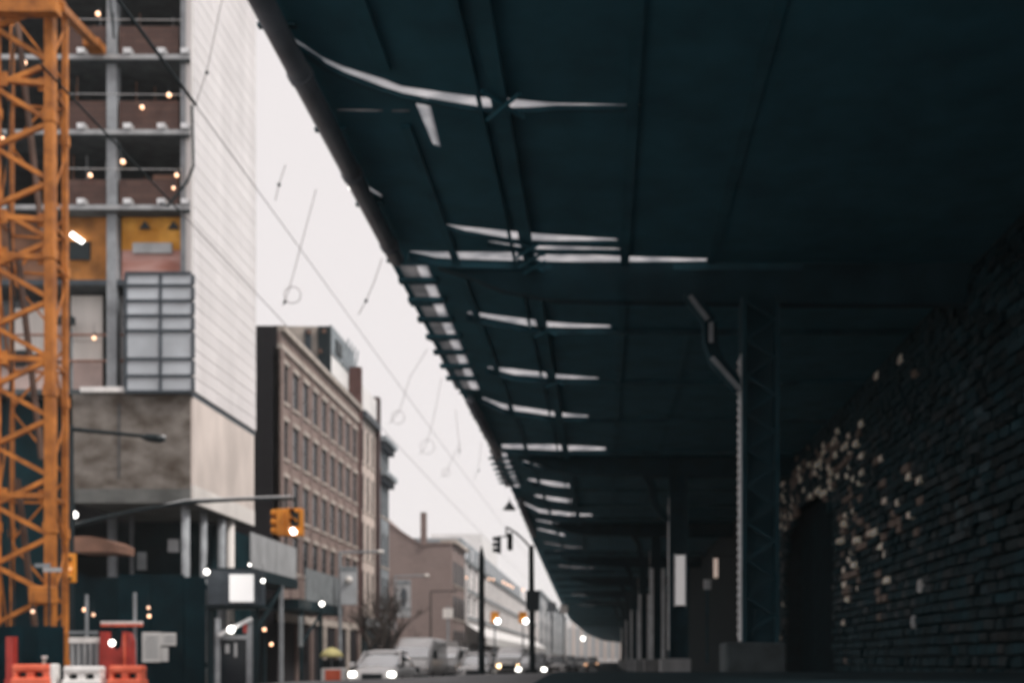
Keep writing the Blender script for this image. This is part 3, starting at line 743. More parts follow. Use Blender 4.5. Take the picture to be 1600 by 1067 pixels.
face(cs[0], cs[1], .82, .13, 0); face(cs[3], cs[2], 1.9, .06, .3); face(cs[0], cs[3], 1.9, .05, .1); face(cs[1], cs[2], 3.9, .05, .5)
for z in (18.2, 14.2, 13.1, 10.1, 6.1, 2.1):
    for a, b in ((0, 1), (1, 2), (2, 3), (3, 0)):
        MB().bar(cs[a]+Vector((0, 0, z)), cs[b]+Vector((0, 0, z)), .15 if a == 0 else .07).build('mast_rung', M['orange'], CRANE)
for i in range(3):
    MB().bar(cs[0]+ux*.3+uy*.5+Vector((0, 0, .5+i*6.8)), cs[0]+ux*.75+uy*.5+Vector((0, 0, .5+i*6.8+6.2)), .28, .06).build('ladder_flight', mat('ladder_brown_%d' % i, (.12, .07, .05), .7, .2, 3), CRANE)
for z in (18.2, 14.2, 13.1, 10.1, 6.1):
    for c, sx in ((cs[0], -1), (cs[1], 1)):
        MB().box(c.x+(-.36 if sx < 0 else .1), c.x+(-.1 if sx < 0 else .36), c.y-.02, c.y+.02, z-.2, z+.2).build('gusset_plate', M['orange'], CRANE)
MB().path([cs[1]+ux*-.15+uy*.4+Vector((.1*math.sin(k), 0, .5+k*1.4)) for k in range(15)], .035, 6).build('power_cable', M['wire'], CRANE)
# collar and tie to the building
MB().bar(P(-30, 14, 31.5), P(92, 14, 31.5), .34, .34).build('collar_beam', M['orange'], CRANE)
MB().bar(P(-30, 8, 33.8), P(100, 8, 33.8), .3, .3).build('collar_beam', M['orange'], CRANE)
MB().bar(P(92, 10, 31.6), P(148, 68, 41.6), .3, .22).build('tie_strut', M['orange'], CRANE)
MB().cbox(P(130, 60, 41.4).x, P(156, 60, 41.4).x, 41.3, 41.95, P(0, 74, 41.4).z, P(0, 60, 41.4).z, .05).build('anchor_shoe', M['orange'], CRANE)
MB().cbox(P(55, 0, 31.6).x, P(88, 0, 31.6).x, 31.2, 31.75, PZ(944, 31.6), PZ(916, 31.6), .05).build('control_box', M['orange'], CRANE)
MB().box(-18.6, -15.6, 31, 34.4, 0, .5).build('base_slab', M['greyd'], CRANE)

# ------------------------------------------------------------------ hoarding, shed and street corner
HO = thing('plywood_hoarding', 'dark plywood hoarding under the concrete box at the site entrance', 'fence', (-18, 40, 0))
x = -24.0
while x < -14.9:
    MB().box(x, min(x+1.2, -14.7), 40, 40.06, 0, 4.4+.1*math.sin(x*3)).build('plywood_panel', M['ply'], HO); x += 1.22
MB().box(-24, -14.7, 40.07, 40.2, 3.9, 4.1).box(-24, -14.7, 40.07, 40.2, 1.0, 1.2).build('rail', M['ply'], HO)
MB().prism([P(108, 862, 39.6), P(180, 862, 39.6), P(181, 850, 39.6), P(165, 842, 39.6), P(140, 837, 39.6), P(115, 838, 39.6), P(109, 846, 39.6)], (0, 1.6, 0)).build('rolled_tarpaulin', M['rust'], None,
    'rust brown rolled tarpaulin lying on top of the dark hoarding', 'tarpaulin')
t = thing('paper_notice', 'large white sheet of notices pinned to the dark hoarding right of the red frame', 'notice', P(242, 1032, 39.9))
MB().pbox(222, 251, 987, 1034, 39.93, .02).build('sheet', M['paper'], t); MB().pbox(251.5, 275, 988, 1008, 39.93, .02).build('sheet', M['paper'], t); MB().pbox(252, 263, 1011, 1033, 39.93, .02).build('sheet', M['paper'], t)
for k in range(6): MB().pbox(226, 247, 994+k*6, 995.6+k*6, 39.915, .01).build('print_line', M['slate'], t)
for k in range(2): MB().pbox(256, 272, 994+k*6, 995.6+k*6, 39.915, .01).build('print_line', M['slate'], t)
SHD = thing('sidewalk_shed', 'dark steel sidewalk shed with grey parapet boards along the left pavement', 'scaffold', (-14.8, 46, 0))
for i, (y0, y1, m) in enumerate(((43.1, 46.3, 'greyp'), (46.34, 49.4, 'greyp'), (51, 54.5, 'greyd'), (54.54, 58, 'greyd'))):
    z0, z1 = (4.95, 6.35) if i < 2 else (4.1, 5.6)
    MB().box(-14.06, -14, y0, y1, z0, z1).build('parapet_board', M[m], SHD)
MB().box(-15.8, -13.95, 43, 49.5, 4.5, 4.93).box(-15.8, -13.95, 49.6, 58, 3.6, 4.08).build('shed_deck', M['darkmetal'], SHD)
for y, m in ((43.3, 'darkmetal'), (47.1, 'colsteel'), (50.2, 'darkmetal'), (53.6, 'darkmetal'), (57.6, 'darkmetal')):
    MB().box(-14.1, -13.95, y, y+.15, .12, 4.5 if y < 49 else 3.6).build('shed_post', M[m], SHD)
for y in (43.3, 50.2): MB().box(-15.8, -15.65, y, y+.15, .12, 4.5 if y < 49 else 3.6).build('shed_post', M['darkmetal'], SHD)
MB().bar((-14.02, 43.4, 2.2), (-14.02, 47.1, 4.4), .1).build('shed_brace', M['darkmetal'], SHD); MB().bar((-14.02, 50.3, 2), (-14.02, 53.6, 3.5), .1).build('shed_brace', M['darkmetal'], SHD)
MB().box(-14, -13.9, 49.7, 50.1, 1.9, 3.3).build('side_board', M['greyd'], SHD)
t = thing('box_sign', 'dark box sign with a lit blank white face above the site doorway', 'sign', P(362, 945, 38))
MB().pbox(324, 402, 890, 944, 38, .9).build('cabinet', M['frame'], t); MB().cbox(PX(358.5, 37.95), PX(396.5, 37.95), 37.9, 37.99, PZ(940, 37.95), PZ(897, 37.95), .03).build('sign_face', M['sign'], t)
MB().pbox(318, 410, 944.5, 950, 38.1, 1.2).build('fascia_beam', M['darkmetal'], t); MB().pbox(328, 334, 950.5, 1100, 38.5, .15).pbox(398, 404, 950.5, 1100, 38.5, .15).build('support_post', M['darkmetal'], t)
DF = thing('door_frame', 'pale aluminium door frame with a slanted tube below the lit box sign', 'doorway', P(365, 1085, 37))
MB().pbox(336, 343, 965, 1085, 37, .12).pbox(385, 393, 965, 1085, 37, .12).pbox(343.2, 384.8, 992, 998, 37.02, .08).build('frame', M['colsteel'], DF)
MB().pbox(343.5, 384.5, 998.5, 1085, 37.1, .05).build('door_leaf', M['pane'], DF); MB().bar(P(342, 992, 36.9), P(393, 966, 36.9), .12).build('slanted_tube', M['galv'], DF)
MB().pbox(380, 386, 972, 988, 36.98, .03).build('red_tab', M['deepred'], DF); MB().pbox(352, 358, 1006, 1020, 37.06, .03).pbox(366, 370, 1004, 1026, 37.06, .03).build('door_sticker', M['greyp'], DF)

t = thing('site_fence', 'low dark board fence hiding the foot of the orange crane', 'fence', (PX(40, 30.7), 30.7, 0))
for k in range(6): MB().pbox(-24+k*20.5, -4+k*20.5, 977+(k % 2), 1110, 30.6, .05).build('fence_board', M['ply'], t)
MB().pbox(-24, 98, 985, 989, 30.66, .06).build('fence_rail', M['ply'], t)
# plastic barriers
def barrier(x0, x1, yt, Y, m, label, cap=None):
    a, b = PX(x0, Y), PX(x1, Y); zt = PZ(yt, Y)
    t = thing('plastic_barrier', label, 'barrier', ((a+b)/2, Y+.25, 0.13), 'plastic barriers at the site entrance')
    w_ = b-a
    bd = MB().cbox(a, b, Y, Y+.4, zt-.21, zt, .07).cbox(a-.02, b+.02, Y-.06, Y+.46, .13, zt-.36, .07)
    for u0, u1 in ((0, .16), (.36, .6), (.8, 1)): bd.cbox(a+w_*u0+.01, a+w_*u1-.01, Y+.03, Y+.37, zt-.4, zt-.17, .04)
    bd.build('barrier_body', m, t)
    MB().box(a+.08, b-.08, Y+.17, Y+.23, zt-.4, zt-.18).build('core_web', M['black'], t)
    if cap: MB().cbox(b-.02, b+.14, Y+.05, Y+.38, .3, zt+.01, .05).build('end_cap', cap, t)
    return t
barrier(17, 76, 1037, 29.5, M['red'], 'red plastic barrier with a white end cap, leftmost by the crane foot', M['whitep'])
barrier(97, 156, 1040, 29.5, M['whitep'], 'white plastic barrier between the two red ones')
barrier(168, 221, 1039, 29.5, M['red'], 'bright red plastic barrier without a cap, right of the white one')
t = thing('barrier_rack', 'dull red upright plastic rack with a U shaped cut standing behind the barriers', 'rack', P(180, 1080, 35))
MB().prism([P(x, y, 35) for x, y in ((156, 986), (165, 986), (168, 1003), (174, 1014), (182, 1016), (189, 1010), (191, 986), (200, 988), (204, 1000), (207, 1085), (154, 1085))], (0, .35, 0)).build('rack_body', M['deepred'], t)
MB().pbox(193, 195, 990, 1084, 34.93, .05).build('rack_rib', M['red'], t)
t = thing('crossbar', 'thin red and white crossbar on two posts above the red rack', 'barrier', P(190, 1085, 35.6))
MB().pbox(157, 222, 970, 974, 35.6, .08).build('white_stripe', M['whitep'], t); MB().pbox(157, 222, 974.2, 978, 35.6, .08).build('red_stripe', M['red'], t)
MB().pbox(208, 212, 925, 1085, 35.7, .08).pbox(133, 136.5, 928, 1085, 35.7, .08).build('post', M['colsteel'], t)
t = thing('white_barricade', 'white barricade of one thick rail and thin upright slats behind the white barrier', 'barricade', P(128, 1085, 35.2))
MB().pbox(99, 156, 995, 1004, 35.2, .1).build('rail', M['whitep'], t)
for k in range(6): MB().pbox(101+k*9.6, 105+k*9.6, 1004.3, 1085, 35.22, .06).build('slat', M['greyp'], t)
MB().pbox(100, 156, 1004.3, 1040, 35.4, .03).build('mesh_sheet', M['slate'], t); MB().pbox(102, 152, 985, 990, 35.2, .05).build('top_wire', M['slate'], t)
t = thing('red_post', 'dark red upright plastic post at the left frame edge behind the barriers', 'post', P(14, 1085, 30.1))
MB().pbox(9, 20, 994, 1085, 30.1, .25).build('post_body', M['deepred'], t); MB().pbox(7, 22, 1060, 1085, 30.05, .35).build('post_foot', M['deepred'], t)
t = thing('marker_stake', 'short pale stake standing behind the leftmost red barrier', 'stake', P(68, 1080, 30.2))
MB().pbox(66, 70, 1025, 1080, 30.2, .06).build('stake', M['stonelt'], t); MB().pbox(65, 71, 1024, 1028, 30.17, .12).build('stake_tip', M['whitep'], t)

# ------------------------------------------------------------------ lamps, signals, wires
def solo_lamp(px, py, Y, r, m, label, group, name='light_bulb'):
    c = P(px, py, Y); t = thing(name, label, 'light bulb', c, group)
    MB().ball(c, r, 10).build('bulb', m, t, smooth=True)
    MB().tube(c+Vector((0, 0, r*.9)), c+Vector((0, 0, r*.9+.14)), .035, 6).tube(c+Vector((0, 0, r*.9+.14)), c+Vector((0, 0, r*.9+.5)), .008, 4).build('lamp_holder', M['wire'], t)
G1 = 'bare warm bulbs hung in the open floors'
for px, py, r, l in ((153,22,.085,'warm bulb in the top storey beside the grey column'), (264,149,.085,'warm bulb in the second storey, nearest the white cladding'),
  (222,168,.075,'warm bulb above the middle of the second storey parapet'), (192,253,.09,'bright warm bulb right of the grey column in the third storey'),
  (141,274,.08,'warm bulb left of the grey column in the third storey'), (276,274,.075,'upper of the close pair of warm bulbs by the cladding corner'),
  (271,294,.06,'lower dimmer one of the close pair of bulbs by the cladding corner'), (147,528,.075,'warm bulb against the white sheets beside the curtain wall')):
    solo_lamp(px, py, 42.5 if py > 500 else 42.1, r, M['bulb'], l, G1)
G2 = 'warm bulbs around the crane mast'
for px, py, r, l in ((38,98,.075,'warm bulb on the upper brace inside the crane lattice'), (8,120,.08,'warm bulb at the left frame edge near the crane top'),
  (103,154,.055,'small warm bulb on the back chord of the crane'), (4,217,.07,'half cropped warm bulb on the left frame edge beside the crane')):
    solo_lamp(px, py, 33.9, r, M['bulb'], l, G2)
G3 = 'small lights along the hoarding'
for px, py, Y, r, m, l in ((51,955,31,.055,'dimbulb','dim orange bulb below the orange box on the crane'), (132,952,38.5,.07,'bulb','brighter of two orange bulbs above the white barricade'),
  (146,960,38.5,.06,'dimbulb','dimmer of two orange bulbs above the white barricade'), (232,949,39,.06,'dimbulb','upper dim orange bulb above the paper notices'), (233,962,39,.065,'bulb','lower orange bulb above the paper notices'),
  (323,893,37.5,.1,'bulbw','white lamp at the left corner of the box sign'), (411,907,37.5,.07,'bulbw','white lamp at the right corner of the box sign'), (361,983,36.6,.13,'bulbw','large white lamp on the slanted tube in the doorway'),
  (413,983,41,.07,'bulb','warm bulb right of the door frame, highest of three'), (424,1006,41,.07,'bulb','pinkish warm bulb under the shed, between two others'), (401,1036,41,.075,'bulb','lowest warm bulb beside the door frame'),
  (503,943,52,.12,'bulbw','white lamp under the weathered shed deck'), (390,882,41,.05,'bulbw','dim white lamp between the box sign and grey parapet'), (116,804,38,.12,'bulbw','white lamp left under the concrete box'),
  (175,1004,34.5,.1,'bulbw','white lamp seen in the cut of the red rack'), (57,1000,36,.05,'dimbulb','faint pale lamp above the leftmost red barrier')):
    solo_lamp(px, py, Y, r, M[m], l, G3)
c = P(122, 373, 42.5)
t = thing('tube_light', 'slanted white tube light in the yellow lit storey', 'tube light', c)
MB().tube(P(112, 366, 42.5), P(131, 380, 42.5), .1, 8).build('tube', M['bulbw'], t); MB().bar(P(110, 361, 42.6), P(133, 377, 42.6), .08).build('tube_housing', M['greyd'], t)
G4 = 'warm lights far down the left terrace'
for px, py, l in ((729,902,'leftmost faint copper light, by itself over the office roof'), (764,904,'faint copper light right of the tall black pole, left of a pair'), (771,905,'faint copper light right of the black pole, right of a pair'), (786,909,'first of four overlapping copper lights'), (791,912,'second of four overlapping copper lights'),
                  (796,914,'third of four overlapping copper lights'), (801,917,'fourth of four overlapping copper lights'), (817,921,'faint copper light nearest the signal pole')):
    solo_lamp(px, py, 118, .13, M['dimbulb'], l, G4)
solo_lamp(911, 997, 150, .3, M['bulbw'], 'single white light far down the street by the viaduct end', 'far street lights')
solo_lamp(548, 293, 20.6, .045, M['bulbw'], 'tiny white lamp under the viaduct edge pipe', 'far street lights')

LP = thing('street_lamp', 'black street lamp with a long straight arm in front of the concrete box', 'street lamp', (PX(110, 36), 36, .13))
MB().tube((PX(110, 36), 36, .13), (PX(110, 36), 36, PZ(664, 36)), .13, 12, .1).build('pole', M['black'], LP)
MB().tube(P(109, 670, 36), P(232, 682, 36), .075, 8, .06).build('arm', M['black'], LP)
MB().loft([[P(222+u*36, 683+u*3, 36)+Vector((0, .16*math.cos(a)*s_, .13*math.sin(a)*s_)) for a in [k*math.pi/5 for k in range(10)]] for u, s_ in ((0, .5), (.25, 1), (.75, 1.1), (1, .5))]).build('lamp_head', M['black'], LP)
MB().pbox(238, 256, 679.5, 682, 35.95, .15).build('lamp_cap', M['galv'], LP)
def head(mb_parent, c, w_, h, m, face='front', lit=None, ml=None, n=3):
    o = MB().cbox(c.x-w_/2, c.x+w_/2, c.y-.15, c.y+.15, c.z-h/2, c.z+h/2, .03).build('signal_head', m, mb_parent)
    for k in range(n):
        z = c.z+h/2-h*(k+.5)/n; r = h/n*.36
        if face == 'front':
            pts = [c+Vector((r*math.cos(a), -.16, z-c.z+r*math.sin(a))) for a in [j*math.pi/8 for j in range(16)]]
            MB().prism(pts, (0, -.02, 0)).build('lens', M[ml] if lit == k else M['black'], o)
            MB().prism([c+Vector(((r*1.15)*math.cos(a), -.18, z-c.z+r*1.15*math.sin(a))) for a in [j*math.pi/8 for j in range(9)]]+[c+Vector(((r*1.02)*math.cos(a), -.18, z-c.z+r*1.02*math.sin(a))) for a in [j*math.pi/8 for j in range(8, -1, -1)]], (0, -.22, 0)).build('visor', m, o)
        else:
            MB().tube(c+Vector((-w_/2-.2, 0, z-c.z+.02)), c+Vector((-w_/2, 0, z-c.z+.02)), r*1.05, 10).build('visor', m, o)
    return o
TS = thing('traffic_signal', 'yellow traffic signal pair on a long curved mast arm before the brick warehouse', 'traffic light', (PX(104, 37.5), 37.5, .13))
arm = [P(104, 824, 37.5), P(150, 812, 37.5), P(210, 798, 37.5), P(290, 785, 37.5), P(380, 780, 37.5), P(462, 779, 37.5)]
MB().path(arm, [.09, .085, .075, .06, .05, .045], 8).build('mast_arm', M['black'], TS)
MB().path([P(200, 801, 37.6), P(290, 781, 37.6), P(390, 777, 37.6), P(455, 775, 37.6)], .03, 6).build('stay_wire', M['galv'], TS)
MB().tube((PX(100, 37.5), 37.5, .13), (PX(100, 37.5), 37.5, PZ(815, 37.5)), .13, 10).build('pole', M['black'], TS)
for px in (440.5, 461):
    MB().tube(P(px, 779, 37.5), P(px, 795, 37.5), .04, 6).build('hanger', M['black'], TS)
head(TS, P(441, 816, 37.5), .32, .92, M['signal'], 'side')
h = head(TS, P(461, 816, 37.3), .56, .95, M['signal'], 'front', 2, 'siglit')
MB().pbox(455.5, 466.5, 800, 822, 37.1, .03).build('backplate_slot', M['black'], h)
t = thing('pedestrian_signal', 'yellow signal head seen side on beside the street lamp pole', 'traffic light', P(110, 1080, 35.6))
o = head(t, P(111, 887, 35.6), .24, .95, M['signal'], 'front', 1, 'amber')
MB().tube(P(101, 887, 35.7), P(101, 1085, 35.7), .06, 8).build('pole', M['black'], t)
t = thing('street_name_sign', 'grey street name plates, blurred, mounted across the crane foot', 'sign', P(75, 1085, 30.8))
MB().pbox(54, 78, 880, 886, 30.8, .02).build('name_plate', M['slate'], t); MB().pbox(67, 96, 886.5, 893, 30.75, .02).build('name_plate', M['greyp'], t); MB().tube(P(77, 880, 30.9), P(77, 1085, 30.9), .03, 6).build('pole', M['darkmetal'], t)

def lamp_banner(px, arm_px, y_arm, Y, label, bx=None, art=False, m='colsteel'):
    X = PX(px, Y); zt = PZ(y_arm, Y)
    t = thing('lamp_post', label, 'street lamp', (X, Y, .13), 'lamp posts down the left pavement')
    MB().tube((X, Y, .13), (X, Y, zt), .1, 10, .07).build('pole', M[m], t)
    MB().tube((X, Y, zt-.04), (PX(arm_px, Y), Y, zt+.02), .06, 8).build('arm', M[m], t)
    MB().ball((PX(arm_px, Y)-.1, Y, zt), .2, 10, .6).build('lamp_head', M['tarp'] if m != 'bark' else M[m], t)
    if bx:
        b = MB().pbox(bx[0], bx[1], bx[2], bx[3], Y-.1, .03).build('banner', M['banner'], t)
        for q in (2, 3): MB().tube(P(bx[0], bx[q], Y-.05), P(bx[1], bx[q], Y-.05), .03, 6).build('banner_rod', M['slate'], t)
        if art:
            MB().pbox(bx[0], bx[1], bx[2]+.5, bx[2]+7, Y-.115, .01).build('banner_band', M['slate'], b)
            xm = (bx[0]+bx[1])/2; MB().prism([P(xm+dx, bx[2]+dy, Y-.115) for dx, dy in ((-3, 14), (0, 11), (3, 14), (5, 24), (3, 34), (2, 42), (-3, 42), (-4, 30), (-6, 22))], (0, .01, 0)).build('banner_figure', M['bannerart'], b)
            MB().pbox(bx[0], bx[1], bx[3]-14, bx[3]-11, Y-.115, .01).build('banner_band', M['slate'], b)
        else:
            MB().pbox(bx[0]+1, bx[1]-1, bx[2], bx[2]+6, Y-.115, .01).build('banner_band', M['slate'], b); MB().ball(P((bx[0]+bx[1])/2, bx[2]+20, Y-.1), .2, 10).build('banner_emblem', M['tarp'], b)
lamp_banner(531, 597, 862, 56, 'grey lamp post with a plain grey banner before the brick warehouse', (532, 558, 886, 944))
lamp_banner(617, 669, 899, 76, 'pale lamp post with a printed banner before the gabled wall', (620, 642, 906, 964), True)
lamp_banner(673, 712, 923, 92, 'brown lamp post without banner, further down near the gabled building', None, m='bark')
t = thing('tapered_post', 'tall black tapered post standing alone in the median', 'post', (PX(752.5, 48), 48, 0))
MB().tube((PX(752.5, 48), 48, 0), (PX(752.5, 48), 48, PZ(868, 48)), .16, 14, .125).tube((PX(752.5, 48), 48, PZ(868, 48)), (PX(752.5, 48), 48, PZ(853, 48)), .125, 14, .03).build('shaft', M['black'], t)
MB().tube((PX(752.5, 48), 48, 0), (PX(752.5, 48), 48, .9), .21, 14, .17).build('foot', M['black'], t)
t = thing('median_signal', 'black signal post with control box and two hanging heads under the viaduct edge', 'traffic light', (PX(831, 46), 46, 0))
MB().tube((PX(832, 46), 46, 0), (PX(830, 46), 46, PZ(852, 46)), .14, 12, .11).build('pole', M['black'], t)
MB().pbox(822, 842, 922, 953, 45.7, .5).build('control_box', M['black'], t)
MB().path([P(830, 856, 46), P(818, 843, 46), P(806, 832, 46), P(791, 823, 46)], .045, 8).build('arm', M['black'], t)
MB().tube(P(791, 823, 46), P(791, 838, 46), .035, 6).tube(P(778, 838, 46), P(797, 838, 46), .03, 6).build('hanger', M['black'], t)
head(t, P(780, 851, 46), .13, .72, M['black'], 'side'); head(t, P(797, 846, 46), .2, .72, M['black'], 'front')
t = thing('hanging_lamp', 'small black lamp hanging from the viaduct edge above the black signal post', 'lamp', P(795, 792, 62))
MB().lathe(P(796, 796, 62), [(.02, .5), (.1, .4), (.2, .25), (.38, .02), (.4, 0)], 12).build('shade', M['black'], t); MB().tube(P(796, 796, 62)+Vector((0, 0, .4)), Vector((PX(796, 62), 62, ZD)), .03, 6).build('stem', M['black'], t)
for px, lab in ((776, 'small amber signal with white light, left of two over the white canopy'), (820, 'small amber signal with white light, close to the black signal post')):
    Y = 96; t = thing('far_signal', lab, 'traffic light', (PX(px-4, Y), Y, 0), 'far amber signals')
    c = P(px-3, 965, Y); o = MB().cbox(c.x-.36, c.x+.36, Y-.2, Y+.2, c.z-.45, c.z+.55, .05).build('signal_head', M['signal'], t)
    MB().ball(P(px+1.5, 970, Y-.35), .24, 10).build('lens', M['siglit'], o); MB().tube((c.x, Y, 0), (c.x, Y, c.z-.45), .07, 8).build('pole', M['colsteel'], t)

for px, Y, zt, lab, m_ in ((700, 100, 6.2, 'slim dark sign pole right of the brown lamp post', 'slate'), (862, 105, 7, 'pale pole with a small plate before the far terrace', 'colsteel'), (881, 120, 7.5, 'dark pole with a small plate nearest the viaduct end', 'slate')):
    X = PX(px, Y); t = thing('sign_pole', lab, 'sign', (X, Y, 0), 'sign poles far down the street')
    MB().tube((X, Y, 0), (X, Y, zt), .09, 8).build('pole', M[m_], t); MB().box(X-.45, X+.45, Y-.13, Y-.095, zt-1.1, zt-.2).build('sign_plate', M['tarp' if m_ == 'slate' else 'slate'], t)
# overhead cables and the loops hung on them
def cable(pts, r, label, m='wire', group='overhead cables'):
    n = []
    for a, b in zip(pts, pts[1:]):
        for k in range(6):
            q = a.lerp(b, k/6); q.z -= .0
            n.append(q)
    n.append(pts[-1]); return MB().path(n, r, 6).build('overhead_cable', M[m], None, label, 'cable', group)
def along(X, Z, y0, y1, sag=.25, n=3): 
    out = []
    for k in range(n+1):
        t = k/n; out.append(Vector((X, y0+(y1-y0)*t, Z-sag*4*t*(1-t))))
    return out
cable(along(-7.9, 12, 17.6, 21, 0, 1), .034, 'thick black bundled cable crossing the open floors at upper left')
cable(along(-7.9, 12, 21, 120, .3), .011, 'thin grey cable running on from the thick upper bundle down the street', 'wirelt')
cable(along(-8.35, 10.1, 16, 21.4, .05, 1), .018, 'black bundled cable crossing the lit storey lower left')
cable(along(-8.35, 10.1, 21.4, 130, .3), .011, 'thin cable running on from the lower bundle across the pale cladding', 'wirelt')
cable([P(170, -20, 41.5), P(178, 60, 41.5), P(176, 20, 41.5)], .04, 'short black cable tail looped on the grey column at top left')
cable([P(300, 165, 41), P(302, 260, 41), P(292, 285, 41), P(262, 322, 41), P(250, 318, 41)], .05, 'black cable drooping round the cladding corner above the yellow sheets')
def hang(pts, Y, label, loop=None, knob=None):
    t = thing('wire_ornament', label, 'wire ornament', P(*pts[-1], Y), 'wire loops hung over the street')
    MB().path([P(x, y, Y) for x, y in pts], .012, 5).build('hanger_wire', M['wirelt'], t)
    if loop: MB().ring(P(loop[0], loop[1], Y), loop[2]*Y/F, .012, 18).build('wire_loop', M['wirelt'], t)
    if knob: MB().ball(P(knob[0], knob[1], Y), .045, 8).build('knot', M['wire'], t)
hang([(348, -5), (323, 113), (305, 165)], 26, 'thin wire with a black knot over the white cladding', None, (323, 114))
hang([(446, 258), (437, 285), (430, 314)], 27, 'short frayed wire with a dark knot beside the viaduct pipe', None, (436, 289))
hang([(494, 296), (470, 385), (452, 452), (442, 478)], 28, 'hanging wire with a large loop above the brick warehouse', (457, 461, 13), (445, 472))
hang([(597, 404), (585, 440), (572, 470), (560, 492)], 27, 'forked wire hanging from the viaduct edge', None, (572, 470))
hang([(668, 545), (640, 590), (625, 640), (608, 662)], 42, 'hanging wire with a loop right of the cream building', (622, 652, 10))
hang([(690, 590), (676, 660), (664, 700), (655, 710)], 50, 'hanging wire with a loop low over the street', (668, 698, 11))
hang([(712, 640), (716, 680), (719, 704), (717, 712)], 52, 'hanging wire with a dark knot near the middle of the cables', None, (718, 704))
hang([(752, 690), (749, 720), (747, 735), (740, 750)], 58, 'hanging wire with a dark knot nearest the far viaduct', None, (748, 735))
hang([(720, 690), (705, 720), (698, 738), (690, 745)], 56, 'hanging wire with a small dark loop lowest of all', (697, 738, 6))

# ------------------------------------------------------------------ trees
def tree(base, H, seed, label):
    rg = random.Random(seed)
    t = thing('bare_tree', label, 'tree', base, 'bare trees on the left pavement')
    tr = MB(); cr = MB()
    def grow(mb, p, d, L, r, lev):
        pts = [p]; q = p.copy(); dd = d.copy()
        for _ in range(3):
            dd = (dd+Vector((rg.uniform(-.18, .18), rg.uniform(-.18, .18), rg.uniform(-.02, .1)))).normalized(); q = q+dd*L/3; pts.append(q.copy())
        mb.path(pts, [r, r*.85, r*.72, r*.6], 5 if lev > 1 else 8)
        if lev < 5:
            for _ in range(3 if lev else 4):
                k = rg.choice([1, 2, 3, 3]); a = rg.uniform(0, 6.28); s_ = rg.uniform(.45, .95)
                nd = (dd+Vector((math.cos(a)*s_, math.sin(a)*s_, .12))).normalized()
                grow(cr, pts[k], nd, L*rg.uniform(.6, .82), r*.6, lev+1)
    grow(tr, Vector(base), Vector((0, 0, 1)), H*.34, .14, 0)
    tr.build('trunk', M['bark'], t); cr.build('branches', M['bark'], t)
tree((PX(598, 62), 62, .13), 6.6, 3, 'bare dark street tree before the slate building, fullest of the row')
tree((PX(573, 60), 60, .13), 5.2, 5, 'small bare tree close to the cream building front')
tree((PX(612, 70), 70, .13), 6.4, 9, 'slender bare tree beside the printed banner post')

